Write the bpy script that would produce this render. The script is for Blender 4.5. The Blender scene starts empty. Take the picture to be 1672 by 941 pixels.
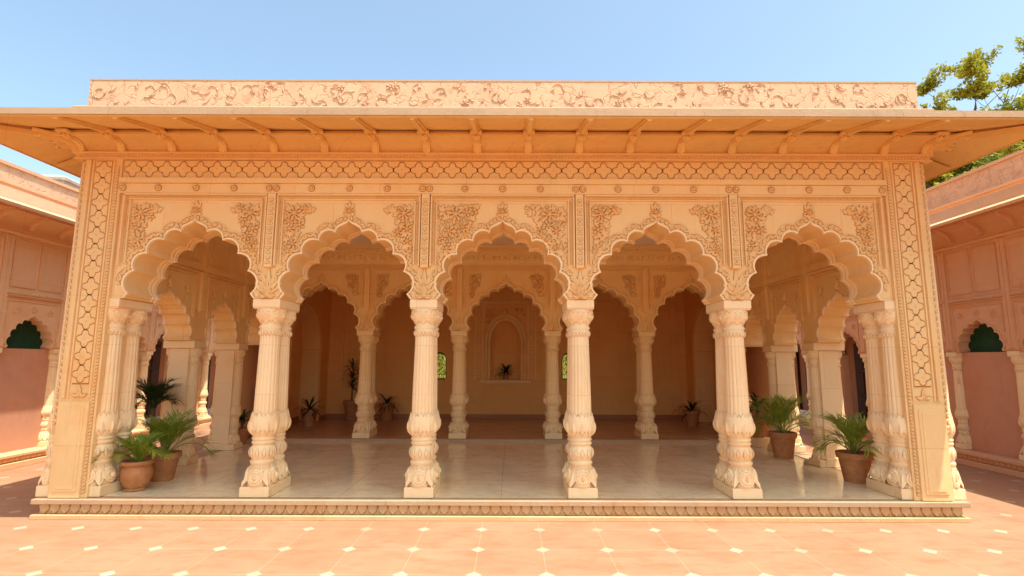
import bpy, bmesh, math, random
from math import sin, cos, pi, radians, sqrt, atan2
from mathutils import Vector

sc = bpy.context.scene
COL = sc.collection
ZG = -0.28                      # courtyard level; the pavilion floor is z = 0
S = 2.371                       # bay width of the front arcade
SUN = Vector((0.26, -0.25, 1.0)).normalized()

# ------------------------------------------------------------------ mesh helper
class M:
    def __init__(s, out=0.0): s.v = []; s.f = []; s.out = out; s.m1 = set(); s.rr = random.Random(77)
    def add(s, pts):
        i = len(s.v); s.v.extend([tuple(p) for p in pts]); return i
    def face(s, pts):
        i = s.add(pts); s.f.append(tuple(range(i, i + len(pts))))
    def box(s, x0, x1, y0, y1, z0, z1):
        i = s.add([(x0,y0,z0),(x1,y0,z0),(x1,y1,z0),(x0,y1,z0),(x0,y0,z1),(x1,y0,z1),(x1,y1,z1),(x0,y1,z1)])
        for q in ((0,3,2,1),(4,5,6,7),(0,1,5,4),(1,2,6,5),(2,3,7,6),(3,0,4,7)):
            s.f.append(tuple(i + k for k in q))
    def cbox(s, x0, x1, y0, y1, z0, z1, b=0.008):      # box with chamfered top and bottom edges
        r = []
        for z, e in ((z0, b), (z0 + b, 0), (z1 - b, 0), (z1, b)):
            r.append([(x0+e,y0+e,z),(x1-e,y0+e,z),(x1-e,y1-e,z),(x0+e,y1-e,z)])
        s.loops(r, True, True)
    def fbox(s, F, u0, u1, v0, v1, d0, d1, b=0.0):
        lo = [(u0,v0),(u1,v0),(u1,v1),(u0,v1)]
        hi = [(u0+b,v0+b),(u1-b,v0+b),(u1-b,v1-b),(u0+b,v1-b)]
        i = s.add([F(u,v,d0) for u,v in lo] + [F(u,v,d1) for u,v in hi])
        for q in ((0,3,2,1),(4,5,6,7),(0,1,5,4),(1,2,6,5),(2,3,7,6),(3,0,4,7)):
            s.f.append(tuple(i + k for k in q))
    def loops(s, rings, cap0=False, cap1=False, closed=True):
        n = len(rings[0]); idx = [s.add(r) for r in rings]
        for a, b in zip(idx[:-1], idx[1:]):
            for k in range(n if closed else n - 1):
                k2 = (k + 1) % n
                s.f.append((a+k, a+k2, b+k2, b+k))
        if cap0: s.f.append(tuple(idx[0] + k for k in range(n))[::-1])
        if cap1: s.f.append(tuple(idx[-1] + k for k in range(n)))
    def prism(s, F, poly, d0, d1):
        s.loops([[F(u,v,d0) for u,v in poly], [F(u,v,d1) for u,v in poly]], True, True)
    def lathe(s, c, prof, seg=32, mod=None, cap=True):
        rings = []
        for z, r in prof:
            rings.append([(c[0] + r*(mod(2*pi*k/seg, z) if mod else 1)*sin(2*pi*k/seg),
                           c[1] - r*(mod(2*pi*k/seg, z) if mod else 1)*cos(2*pi*k/seg), c[2]+z) for k in range(seg)])
        s.loops(rings, cap, cap)
    def leaf(s, F, u, v, ang, L, W, h, n=4, bend=0.0, sharp=0.75):
        ca, sa = cos(ang), sin(ang)
        def P(t, w, d):
            w += bend * L * sin(pi * t) 
            return F(u + ca*t*L - sa*w, v + sa*t*L + ca*w, d)
        e = -0.003
        ws = [W/2 * sin(pi * (k/n)**sharp) for k in range(1, n)]
        if s.out:                                           # dark plate round each leaf, groove shade painted as colour
            g = s.out; dz = s.rr.uniform(.0015, .0065)
            pl = [P(-g/L, 0, dz)] + [P((k+1)/n, w+g, dz) for k, w in enumerate(ws)] + [P(1+g/L, 0, dz)] + [P((k+1)/n, -w-g, dz) for k, w in list(enumerate(ws))[::-1]]
            s.m1.add(len(s.f)); s.face(pl)
        i0 = s.add([P(0,0,h*.55)]); i1 = s.add([P(1,0,h*.45)]); ls = []; rs = []; cs = []
        for k, w in enumerate(ws):
            t = (k+1) / n
            ls.append(s.add([P(t, w*.94, h*.55)])); rs.append(s.add([P(t, -w*.94, h*.55)]))
            cs.append(s.add([P(t, 0, h*(0.7 + 0.35*sin(pi*t)))]))
        top = [i0] + ls + [i1] + rs[::-1]
        lowp = [P(0,0,e)] + [P((k+1)/n, w, e) for k, w in enumerate(ws)] + [P(1,0,e)] + [P((k+1)/n, -w, e) for k, w in list(enumerate(ws))[::-1]]
        lo = s.add(lowp); N_ = len(top)
        for k in range(N_): s.f.append((lo+k, lo+(k+1)%N_, top[(k+1)%N_], top[k]))
        s.f += [(i0, cs[0], ls[0]), (i0, rs[0], cs[0]), (i1, ls[-1], cs[-1]), (i1, cs[-1], rs[-1])]
        for k in range(n - 2):
            s.f += [(ls[k], cs[k], cs[k+1], ls[k+1]), (cs[k], rs[k], rs[k+1], cs[k+1])]
    def flower(s, F, u, v, r, h, n=5, a0=0.0):
        for k in range(n):
            s.leaf(F, u + 0.18*r*cos(a0+2*pi*k/n), v + 0.18*r*sin(a0+2*pi*k/n), a0 + 2*pi*k/n, 0.85*r, 1.0*r*2.2/n*1.25, h, 4, 0, 1.25)
        s.disc(F, u, v, [(0.26*r, 0.0), (0.22*r, h*1.15), (0.1*r, h*1.35)], 8)
    def disc(s, F, u, v, prof, seg=16):
        s.loops([[F(u + r*cos(2*pi*k/seg), v + r*sin(2*pi*k/seg), d) for k in range(seg)] for r, d in prof], False, True)
    def ridge(s, F, pts, w, h, base=-0.003):
        prof = [(-w/2, base), (-w*0.28, h), (w*0.28, h), (w/2, base)]
        rings = []
        for k, p in enumerate(pts):
            a = pts[max(k-1, 0)]; b = pts[min(k+1, len(pts)-1)]
            tx, ty = b[0]-a[0], b[1]-a[1]; l = sqrt(tx*tx+ty*ty) or 1; nx, ny = -ty/l, tx/l
            rings.append([F(p[0]+nx*o, p[1]+ny*o, d) for o, d in prof])
        s.loops(rings, closed=False)
    def tube(s, pts, radii, seg=8):
        rings = []
        for k, p in enumerate(pts):
            p = Vector(p); a = Vector(pts[max(k-1,0)]); b = Vector(pts[min(k+1,len(pts)-1)])
            t = (b-a).normalized(); x = t.orthogonal().normalized() if abs(t.z) > .9 else t.cross(Vector((0,0,1))).normalized(); y = t.cross(x)
            rings.append([p + x*cos(2*pi*j/seg)*radii[k] + y*sin(2*pi*j/seg)*radii[k] for j in range(seg)])
        s.loops(rings, True, True)
    def mesh(s, name, mat, smooth=True, angle=38, recalc=True):
        me = bpy.data.meshes.new(name); me.from_pydata(s.v, [], s.f); me.materials.append(mat)
        if s.m1:
            me.materials.append(LINE)
            for k in s.m1: me.polygons[k].material_index = 1
        if recalc:
            bm = bmesh.new(); bm.from_mesh(me); bmesh.ops.recalc_face_normals(bm, faces=bm.faces[:]); bm.to_mesh(me); bm.free()
        if smooth:
            me.shade_smooth(); me.set_sharp_from_angle(angle=radians(angle))
        return me
    def build(s, name, mat, parent=None, loc=(0,0,0), rz=0, **k):
        return place(name, s.mesh(name, mat, **k), parent, loc, rz)

def place(name, me, parent=None, loc=(0,0,0), rz=0):
    o = bpy.data.objects.new(name, me); COL.objects.link(o)
    o.location = loc; o.rotation_euler[2] = rz
    if parent is not None: o.parent = parent
    return o
def empty(name, loc, label=None, cat=None, group=None, rz=0, parent=None):
    o = place(name, None, parent, loc, rz); o.empty_display_size = .3
    if label: o['label'] = label
    if cat: o['category'] = cat
    if group: o['group'] = group
    return o
def kids(o): return [c for c in o.children]
def copy_tree(o, parent, loc=None, rz=None):
    c = o.copy(); COL.objects.link(c); c.parent = parent
    if loc is not None: c.location = loc
    if rz is not None: c.rotation_euler[2] = rz
    for k in kids(o): copy_tree(k, c)
    return c

# ------------------------------------------------------------------ materials
def new_mat(name):
    m = bpy.data.materials.new(name); m.use_nodes = True
    nt = m.node_tree; b = nt.nodes['Principled BSDF']; return m, nt, b
def N(nt, t, **k):
    n = nt.nodes.new(t)
    for a, v in k.items():
        if hasattr(n, a): setattr(n, a, v)
        else: n.inputs[a].default_value = v
    return n
def pos(nt, scale=(1,1,1)):
    g = N(nt, 'ShaderNodeNewGeometry'); m = N(nt, 'ShaderNodeMapping'); m.inputs['Scale'].default_value = scale
    nt.links.new(g.outputs['Position'], m.inputs['Vector']); return m.outputs['Vector']
def noise(nt, vec, scale, detail=5, rough=.6):
    n = N(nt, 'ShaderNodeTexNoise'); n.inputs['Scale'].default_value = scale; n.inputs['Detail'].default_value = detail; n.inputs['Roughness'].default_value = rough
    nt.links.new(vec, n.inputs['Vector']); return n.outputs['Fac']
def ramp(nt, fac, stops):
    r = N(nt, 'ShaderNodeValToRGB'); e = r.color_ramp.elements
    while len(e) < len(stops): e.new(.5)
    for q, (p, c) in zip(e, stops):
        q.position = p; q.color = (c[0], c[1], c[2], 1) if hasattr(c, '__len__') else (c, c, c, 1)
    nt.links.new(fac, r.inputs['Fac']); return r.outputs['Color']
def mix(nt, fac, a, b, mode='MIX'):
    n = N(nt, 'ShaderNodeMix', data_type='RGBA', blend_type=mode)
    for s, v in ((0, fac), (6, a), (7, b)):
        if hasattr(v, 'is_output'): nt.links.new(v, n.inputs[s])
        elif s == 0: n.inputs[0].default_value = v
        else: n.inputs[s].default_value = (v[0], v[1], v[2], 1)
    return n.outputs[2]
def math_(nt, op, a, b=None, c=None):
    n = N(nt, 'ShaderNodeMath', operation=op)
    for i, v in enumerate((a, b, c)):
        if v is None: continue
        if hasattr(v, 'is_output'): nt.links.new(v, n.inputs[i])
        else: n.inputs[i].default_value = v
    return n.outputs[0]
def bump(nt, bsdf, h, strength=.3, dist=.01):
    b = N(nt, 'ShaderNodeBump'); b.inputs['Strength'].default_value = strength; b.inputs['Distance'].default_value = dist
    nt.links.new(h, b.inputs['Height']); nt.links.new(b.outputs['Normal'], bsdf.inputs['Normal'])
def N_sep(nt, colsock):
    s = N(nt, 'ShaderNodeSeparateColor'); nt.links.new(colsock, s.inputs[0]); return s.outputs[0]
def sc3(c, k): return tuple(min(.95, x*k) for x in c)

def stone(name, c, var=.10, stain=(.30,.15,.07), stain_amt=.35, rough=.75, bs=.6, grain=60, warm=None, joints=.30):
    m, nt, b = new_mat(name); p = pos(nt)
    n1 = noise(nt, p, .9, 6, .65); n2 = noise(nt, p, 7, 6, .7); n3 = noise(nt, p, grain, 3, .6)
    warm = warm or (c[0]*.97, c[1]*.86, c[2]*.74)
    col = ramp(nt, n1, [(.3, sc3(c, 1-var)), (.5, c), (.68, warm)])
    col = mix(nt, math_(nt, 'MULTIPLY', ramp(nt, n2, [(.52, 0), (.78, 1)]), .35), col, sc3(c, 1.12))
    pv = pos(nt, (2.2, 2.2, .35))                       # run-off streaks
    n4 = noise(nt, pv, 3.0, 7, .75)
    col = mix(nt, math_(nt, 'MULTIPLY', ramp(nt, n4, [(.57, 0), (.78, 1)]), stain_amt), col, stain)
    n5 = noise(nt, p, 2.6, 9, .8)                       # small dark chips and flecks
    col = mix(nt, math_(nt, 'MULTIPLY', ramp(nt, n5, [(.66, 0), (.72, 1)]), stain_amt*.8), col, sc3(stain, .8))
    if joints:
        sp = N(nt, 'ShaderNodeSeparateXYZ'); nt.links.new(p, sp.inputs[0]); cb = N(nt, 'ShaderNodeCombineXYZ')
        nt.links.new(math_(nt, 'ADD', sp.outputs['X'], sp.outputs['Y']), cb.inputs[0]); nt.links.new(sp.outputs['Z'], cb.inputs[1])
        br = N(nt, 'ShaderNodeTexBrick'); br.offset = .5; br.inputs['Scale'].default_value = 1; br.inputs['Mortar Size'].default_value = .0035
        br.inputs['Brick Width'].default_value = 1.31; br.inputs['Row Height'].default_value = .73; br.inputs['Mortar Smooth'].default_value = .2
        br.inputs['Color1'].default_value = (0,0,0,1); br.inputs['Color2'].default_value = (1,1,1,1); br.inputs['Mortar'].default_value = (.5,.5,.5,1)
        nt.links.new(cb.outputs[0], br.inputs['Vector'])
        col = mix(nt, math_(nt, 'MULTIPLY', N_sep(nt, br.outputs['Color']), .55), col, (c[0]*.93, c[1]*.86, c[2]*.78))
        jm = math_(nt, 'MULTIPLY', br.outputs['Fac'], math_(nt, 'MULTIPLY', ramp(nt, n2, [(.35, 0), (.55, 1)]), joints*2))
        col = mix(nt, jm, col, stain)
    nt.links.new(col, b.inputs['Base Color']); b.inputs['Roughness'].default_value = rough
    b.inputs['Specular IOR Level'].default_value = .3
    h = math_(nt, 'ADD', math_(nt, 'MULTIPLY', n3, .35), math_(nt, 'MULTIPLY', n2, .9))
    bump(nt, b, h, bs, .011); return m

SAND  = stone('sandstone_facade', (.82,.59,.285), .07, (.46,.25,.10), .38)
CREAM = stone('pale_sandstone', (.88,.70,.42), .08, (.54,.34,.16), .38)
CARVE = stone('carved_sandstone', (.81,.565,.265), .08, (.42,.22,.08), .42)
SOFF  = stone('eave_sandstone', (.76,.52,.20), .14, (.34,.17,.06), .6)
EDGE  = stone('weathered_sandstone', (.46,.325,.20), .14, (.20,.13,.09), .9)
INNER = stone('inner_plaster', (.86,.50,.17), .12, (.40,.20,.08), .35, .8)
HALL  = stone('hall_sandstone', (.88,.64,.30), .10, (.42,.20,.07), .35, .8)
CEIL  = stone('ceiling_plaster', (.82,.71,.57), .08, (.4,.3,.2), .2)
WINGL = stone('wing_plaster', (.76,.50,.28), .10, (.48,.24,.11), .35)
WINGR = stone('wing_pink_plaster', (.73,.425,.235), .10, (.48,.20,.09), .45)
LINE  = stone('ochre_groove_shade', (.47,.245,.09), .15, (.3,.13,.05), .3, .9, .2)  # dark ochre that paints shade into the grooves of the carving
PLIN  = stone('plinth_sandstone', (.62,.43,.22), .12, (.28,.12,.05), .5)
RCOL  = stone('inner_column_stone', (.88,.67,.36), .08, (.45,.25,.1), .25)
PINK  = stone('pink_plaster', (.58,.30,.185), .12, (.40,.17,.09), .6, .85, .25, joints=0)
SKIRT = stone('red_sandstone', (.46,.22,.11), .12, (.25,.1,.05), .4)

def plain(name, c, rough=.6, spec=.3):
    m, nt, b = new_mat(name); p = pos(nt)
    col = ramp(nt, noise(nt, p, 6, 4), [(.3, sc3(c,.8)), (.7, sc3(c,1.15))])
    nt.links.new(col, b.inputs['Base Color']); b.inputs['Roughness'].default_value = rough; b.inputs['Specular IOR Level'].default_value = spec
    return m
GREEN = plain('green_panel', (.018,.065,.032), .7, .15)
WOOD  = plain('dark_wood', (.07,.03,.014), .6)
IRON  = plain('dark_iron', (.05,.03,.02), .5)
SOIL  = plain('soil', (.05,.03,.018), .95)
GREY  = plain('grey_metal', (.36,.33,.30), .6)
LEAD  = plain('lead_frame', (.03,.022,.012), .6)

def frieze_mat(name, c, line, sx=.55):                  # carved and once painted band: thin red-brown tendrils
    m, nt, b = new_mat(name); p = pos(nt, (1, 1, 1.0))
    nz = N(nt, 'ShaderNodeTexNoise'); nz.inputs['Scale'].default_value = 3.4; nz.inputs['Detail'].default_value = 3
    nt.links.new(p, nz.inputs['Vector'])
    vm = N(nt, 'ShaderNodeVectorMath', operation='MULTIPLY_ADD'); vm.inputs[1].default_value = (.42,.42,.42)
    nt.links.new(nz.outputs['Color'], vm.inputs[0]); nt.links.new(p, vm.inputs[2])
    acc = None; hs = None
    for sc_, w, lo, hi in ((2.7, .034, .43, .52), (6.0, .060, .50, .58)):
        v = N(nt, 'ShaderNodeTexVoronoi', feature='DISTANCE_TO_EDGE'); v.inputs['Scale'].default_value = sc_
        nt.links.new(vm.outputs[0], v.inputs['Vector'])
        line_f = ramp(nt, v.outputs['Distance'], [(0.0, 1), (w, 0)])
        mask = ramp(nt, noise(nt, p, 4.5 + sc_*.3, 4), [(lo, 0), (hi, 1)])
        a = math_(nt, 'MULTIPLY', line_f, mask)
        acc = a if acc is None else math_(nt, 'MAXIMUM', acc, a)
    n1 = noise(nt, p, 2.0, 6, .7)
    col = ramp(nt, n1, [(.32, sc3(c,.9)), (.55, c), (.7, sc3(c, 1.08))])
    patch = N(nt, 'ShaderNodeTexVoronoi'); patch.inputs['Scale'].default_value = 5.5; nt.links.new(vm.outputs[0], patch.inputs['Vector'])
    pf = math_(nt, 'MULTIPLY', ramp(nt, N_sep(nt, patch.outputs['Color']), [(.80, 0), (.84, 1)]), sx*.6)
    pf = math_(nt, 'MULTIPLY', pf, ramp(nt, noise(nt, p, 9, 5), [(.42, 0), (.6, 1)]))
    col = mix(nt, pf, col, line)
    col = mix(nt, math_(nt, 'MULTIPLY', acc, sx), col, line)
    nt.links.new(col, b.inputs['Base Color']); b.inputs['Roughness'].default_value = .8
    b.inputs['Specular IOR Level'].default_value = .25
    h = math_(nt, 'SUBTRACT', math_(nt, 'MULTIPLY', noise(nt, p, 30, 4), .3), acc)
    bump(nt, b, h, .6, .012); return m
WROOF = stone('wing_roof_plaster', (.64,.40,.255), .10, (.42,.2,.11), .5)
PARA  = frieze_mat('painted_parapet', (.60,.405,.265), (.38,.155,.065))
PARAR = frieze_mat('pink_painted_parapet', (.74,.40,.225), (.50,.22,.11), .5)

def marble():
    m, nt, b = new_mat('polished_marble'); p = pos(nt)
    n = noise(nt, p, 1.3, 9, .7); v = noise(nt, pos(nt, (1, 2.6, 1)), 1.1, 8, .72)
    col = ramp(nt, n, [(.3, (.66,.55,.34)), (.52, (.85,.74,.48)), (.72, (.75,.64,.41))])
    col = mix(nt, math_(nt, 'MULTIPLY', ramp(nt, v, [(.485, 0), (.5, 1), (.515, 0)]), .4), col, (.30,.26,.22))
    br = N(nt, 'ShaderNodeTexBrick'); br.offset = 0; br.inputs['Scale'].default_value = 1; br.inputs['Mortar Size'].default_value = .004
    br.inputs['Brick Width'].default_value = 1.18; br.inputs['Row Height'].default_value = 1.18
    nt.links.new(p, br.inputs['Vector'])
    col = mix(nt, math_(nt, 'MULTIPLY', br.outputs['Fac'], .6), col, (.25,.2,.15))
    nt.links.new(col, b.inputs['Base Color'])
    r = ramp(nt, noise(nt, p, 3, 6), [(.3, .05), (.7, .11)]); nt.links.new(r, b.inputs['Roughness'])
    b.inputs['Specular IOR Level'].default_value = .6
    return m
MARBLE = marble()
def polished_floor():
    m, nt, b = new_mat('polished_brown_stone'); p = pos(nt)
    col = ramp(nt, noise(nt, p, 1.6, 7, .7), [(.3, (.42,.24,.13)), (.6, (.56,.34,.19)), (.75, (.48,.28,.15))])
    nt.links.new(col, b.inputs['Base Color']); b.inputs['Roughness'].default_value = .22; return m
BROWNF = polished_floor()

def paving():
    m, nt, b = new_mat('courtyard_paving'); g = N(nt, 'ShaderNodeNewGeometry'); sp = N(nt, 'ShaderNodeSeparateXYZ')
    nt.links.new(g.outputs['Position'], sp.inputs[0]); P = g.outputs['Position']
    PX, PY, OX, OY = .775, .765, .53, -.49
    def cell(axis, per, off):
        a = math_(nt, 'DIVIDE', math_(nt, 'SUBTRACT', sp.outputs[axis], off), per)
        r = math_(nt, 'ROUND', a); return math_(nt, 'ABSOLUTE', math_(nt, 'SUBTRACT', a, r)), r
    u, iu = cell('X', PX, OX); v, iv = cell('Y', PY, OY)
    dsum = math_(nt, 'ADD', u, math_(nt, 'MULTIPLY', v, .95))
    wob = math_(nt, 'MULTIPLY', math_(nt, 'SUBTRACT', noise(nt, P, 14, 3), .5), .018)
    dsum = math_(nt, 'ADD', dsum, wob)
    dia = math_(nt, 'LESS_THAN', dsum, .110)
    rim = math_(nt, 'LESS_THAN', dsum, .122)
    jw = math_(nt, 'ADD', .0035, math_(nt, 'MULTIPLY', noise(nt, P, 8, 2), .004))
    joint = math_(nt, 'MAXIMUM', math_(nt, 'LESS_THAN', u, jw), math_(nt, 'LESS_THAN', v, jw))
    wn = N(nt, 'ShaderNodeTexWhiteNoise', noise_dimensions='2D'); cv = N(nt, 'ShaderNodeCombineXYZ')
    fx = math_(nt, 'FLOOR', math_(nt, 'DIVIDE', math_(nt, 'SUBTRACT', sp.outputs['X'], OX), PX)); fy = math_(nt, 'FLOOR', math_(nt, 'DIVIDE', math_(nt, 'SUBTRACT', sp.outputs['Y'], OY), PY))
    nt.links.new(fx, cv.inputs[0]); nt.links.new(fy, cv.inputs[1]); nt.links.new(cv.outputs[0], wn.inputs['Vector'])
    n1 = noise(nt, P, .8, 7, .65); n2 = noise(nt, pos(nt, (1, 2.2, 1)), 2.2, 8, .7)
    base = ramp(nt, n1, [(.3, (.335,.175,.10)), (.5, (.385,.21,.124)), (.7, (.42,.24,.145))])
    base = mix(nt, math_(nt, 'MULTIPLY', wn.outputs['Value'], .38), base, (.37,.18,.095))
    base = mix(nt, math_(nt, 'MULTIPLY', ramp(nt, n2, [(.46, 0), (.70, 1)]), .75), base, (.31,.14,.07))
    base = mix(nt, math_(nt, 'MULTIPLY', joint, .45), base, (.56,.38,.25))
    wn2 = N(nt, 'ShaderNodeTexWhiteNoise', noise_dimensions='2D'); cv2 = N(nt, 'ShaderNodeCombineXYZ')
    nt.links.new(iu, cv2.inputs[0]); nt.links.new(iv, cv2.inputs[1]); nt.links.new(cv2.outputs[0], wn2.inputs['Vector'])
    dcol = mix(nt, math_(nt, 'POWER', wn2.outputs['Value'], 1.4), (.47,.37,.27), (.42,.28,.18))
    dcol = mix(nt, math_(nt, 'MULTIPLY', noise(nt, P, 12, 5), .3), dcol, (.6,.42,.28))
    base = mix(nt, math_(nt, 'MULTIPLY', rim, .5), base, (.5,.28,.16))
    col = mix(nt, dia, base, dcol)
    nt.links.new(col, b.inputs['Base Color']); b.inputs['Roughness'].default_value = .62; b.inputs['Specular IOR Level'].default_value = .25
    h = math_(nt, 'SUBTRACT', math_(nt, 'MULTIPLY', noise(nt, P, 25, 5), .5), joint)
    bump(nt, b, h, .25, .006); return m
PAVE = paving()

def terracotta():
    m, nt, b = new_mat('terracotta'); tc = N(nt, 'ShaderNodeTexCoord'); p = tc.outputs['Object']
    col = ramp(nt, noise(nt, p, 7, 6, .7), [(.3, (.34,.135,.045)), (.55, (.46,.19,.065)), (.75, (.52,.27,.12))])
    nt.links.new(col, b.inputs['Base Color']); b.inputs['Roughness'].default_value = .7
    bump(nt, b, noise(nt, p, 40, 4), .25, .004); return m
TERRA = terracotta()
def leafmat(name, c1, c2, trans=.25):
    m, nt, b = new_mat(name); tc = N(nt, 'ShaderNodeTexCoord'); p = tc.outputs['Object']
    col = ramp(nt, noise(nt, p, 5, 5, .7), [(.3, c1), (.60, c2), (.72, (c2[0]*1.4, c2[1]*1.05, c2[2]*1.1))])
    nt.links.new(col, b.inputs['Base Color']); b.inputs['Roughness'].default_value = .45; b.inputs['Specular IOR Level'].default_value = .35
    tr = N(nt, 'ShaderNodeBsdfTranslucent'); nt.links.new(mix(nt, .5, col, sc3(c2, 1.5)), tr.inputs['Color'])
    ms = N(nt, 'ShaderNodeMixShader'); ms.inputs[0].default_value = trans
    nt.links.new(b.outputs[0], ms.inputs[1]); nt.links.new(tr.outputs[0], ms.inputs[2])
    nt.links.new(ms.outputs[0], nt.nodes['Material Output'].inputs['Surface']); return m
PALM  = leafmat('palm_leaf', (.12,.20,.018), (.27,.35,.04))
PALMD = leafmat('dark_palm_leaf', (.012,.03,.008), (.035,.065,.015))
TREEL = leafmat('tree_leaf', (.17,.19,.015), (.36,.36,.03), .35)
TREED = leafmat('dark_tree_leaf', (.08,.12,.015), (.18,.23,.03), .3)
BARK  = plain('bark', (.14,.09,.05), .9)

def glass_mat():
    m, nt, b = new_mat('stained_glass'); tc = N(nt, 'ShaderNodeTexCoord'); p = tc.outputs['Object']
    v = N(nt, 'ShaderNodeTexVoronoi'); v.inputs['Scale'].default_value = 14; nt.links.new(p, v.inputs['Vector'])
    col = ramp(nt, N_sep(nt, v.outputs['Color']), [(.1, (.10,.13,.01)), (.4, (.34,.33,.03)), (.7, (.56,.50,.08)), (.9, (.22,.26,.03))])
    nt.links.new(col, b.inputs['Base Color']); nt.links.new(col, b.inputs['Emission Color']); b.inputs['Emission Strength'].default_value = .30
    b.inputs['Roughness'].default_value = .25; return m
GLASS = glass_mat()

# ------------------------------------------------------------------ cusped arch
TIPS = [(.0,1.222), (.20,1.03), (.45,.90), (.695,.69), (.87,.42), (.930,.075), (.985,0.)]
def arch_half():
    pts = []
    p0, p3 = TIPS[1], TIPS[0]; c1 = (.20, 1.165); c2 = (.045, 1.125)
    def bz(t): 
        a,b_,c,d = (1-t)**3, 3*t*(1-t)**2, 3*t*t*(1-t), t**3
        return (a*p0[0]+b_*c1[0]+c*c2[0]+d*p3[0], a*p0[1]+b_*c1[1]+c*c2[1]+d*p3[1])
    pts = [bz(1 - k/9) for k in range(10)]                     # apex -> first tip
    for a, b in zip(TIPS[1:-2], TIPS[2:-1]):
        mx, my = (a[0]+b[0])/2, (a[1]+b[1])/2; dx, dy = b[0]-a[0], b[1]-a[1]; ch = sqrt(dx*dx+dy*dy)
        nx, ny = -dy/ch, dx/ch
        if nx*mx + ny*(my) < 0: nx, ny = -nx, -ny
        sg = .33*ch; r = (ch*ch/4 + sg*sg)/(2*sg); cx, cy = mx - nx*(r-sg), my - ny*(r-sg)
        a0 = atan2(a[1]-cy, a[0]-cx); a1 = atan2(b[1]-cy, b[0]-cx)
        d = (a1-a0+pi) % (2*pi) - pi
        n = 9
        pts += [(cx + r*cos(a0+d*k/n), cy + r*sin(a0+d*k/n)) for k in range(1, n+1)]
    pts.append(TIPS[-1]); return pts
AH = arch_half()                                               # apex -> right foot, local to springing
def outline(hw=.985, rise=1.214, inset=0.0, cu=0, v0=0):
    kx, kz = hw/.985, rise/1.214
    def ins(p):
        x, y = p[0]*kx, p[1]*kz
        l = sqrt(x*x + y*y) or 1; f = (l-inset)/l; return (x*f, y*f if y > 0 else y)
    R = [ins(p) for p in AH]; L = [(-x, y) for x, y in R[::-1]]
    return [(cu+x, v0+y) for x, y in L + R[1:]]
def arch_wall(m, F, u0, u1, vs, vt, ol, thick, d0=0.0):
    n = len(ol); mid = n//2
    a = [(u0, vs)] + ol[:mid+1] + [(ol[mid][0], vt), (u0, vt)]
    b = [(ol[mid][0], vt)] + ol[mid:] + [(u1, vs), (u1, vt)]
    for poly in (a, b):
        m.face([F(u,v,d0) for u,v in poly]); m.face([F(u,v,d0-thick) for u,v in poly][::-1])
    ring = [(u0,vs)] + ol + [(u1,vs),(u1,vt),(u0,vt)]
    m.loops([[F(u,v,d0) for u,v in ring], [F(u,v,d0-thick) for u,v in ring]])
def arch_band(m, F, ol_out, ol_in, d0, d1):                    # lip following an arch, closed section
    rings = []
    for (a, b) in zip(ol_out, ol_in):
        rings.append([F(a[0],a[1],d0), F(b[0],b[1],d0), F(b[0],b[1],d1), F(a[0],a[1],d1)])
    m.loops(rings, True, True)

def spray(m, F, cu, cv, w, h, side, seed, dens=1.0):           # carved flowers filling a spandrel corner
    R = random.Random(seed); pts = [(w*.40, -h*.19, min(.125, w*.31)), (w*.25, -h*.50, .085)]
    for k in range(1500):
        a, b = R.random(), R.random()
        wid = .26 + .74*(1-b)**.8
        if a > wid: continue
        u = a*w; v = -b*h
        rad = R.uniform(.045, .092) if k < 200 else R.uniform(.028, .05)
        if u - rad*.7 < 0 or v + rad*.7 > 0: continue
        if all((u-x)**2 + (v-y)**2 > ((rad+r)*.74)**2 for x, y, r in pts): pts.append((u, v, rad))
    st = [(cu + side*(w*.10 + w*.42*t*t), cv - h*.98*(1-t)) for t in [k/8 for k in range(9)]]
    m.ridge(F, st, .016, .014)
    for u, v, r in pts:
        U, V = cu + side*u, cv + v
        if r > .072: m.flower(F, U, V, r*1.04, .040, 6 if r < .1 else 8, R.random()*6); m.flower(F, U, V, r*.5, .056, 5, R.random()*6)
        elif r > .066: m.flower(F, U, V, r*1.02, .036, 5, R.random()*6)
        else:
            a = atan2(V - (cv-h*.55), U - (cu+side*w*.12)) + R.uniform(-.7,.7)
            for q in (-.75, 0, .75): m.leaf(F, U - r*cos(a), V - r*sin(a), a+q, r*(2.0 if q == 0 else 1.55), r*.85, .030)
def palmette(m, F, u, v, w, h, hh=.03, n=5):
    for lvl, (k, sc_) in enumerate(((n, 1.0), (n-2, .68))):
        for j in range(k):
            a = pi/2 + (j - (k-1)/2) * (.36 if lvl == 0 else .5)
            L = h*sc_*(1 - .32*abs(j-(k-1)/2)/((k-1)/2 or 1))
            m.leaf(F, u + (j-(k-1)/2)*w*.12, v + .01*lvl, a, L, w*.25*sc_, hh*(1+.4*lvl), 5)
    m.leaf(F, u, v, pi/2, h*.42, w*.24, hh*2.0, 5)
    for s in (-1, 1): m.leaf(F, u + s*w*.12, v, pi/2 - s*1.15, w*.52, w*.26, hh, 4)
def rope(m, F, a, b, w, step, h=.02, slant=.8):
    L = sqrt((b[0]-a[0])**2 + (b[1]-a[1])**2); n = max(2, int(L/step)); ang = atan2(b[1]-a[1], b[0]-a[0])
    for k in range(n):
        t = (k+.5)/n; u, v = a[0]+(b[0]-a[0])*t, a[1]+(b[1]-a[1])*t
        q = ang + slant; l = w*1.15
        m.leaf(F, u - cos(q)*l/2, v - sin(q)*l/2, q, l, step*.78, h, 3)
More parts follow.
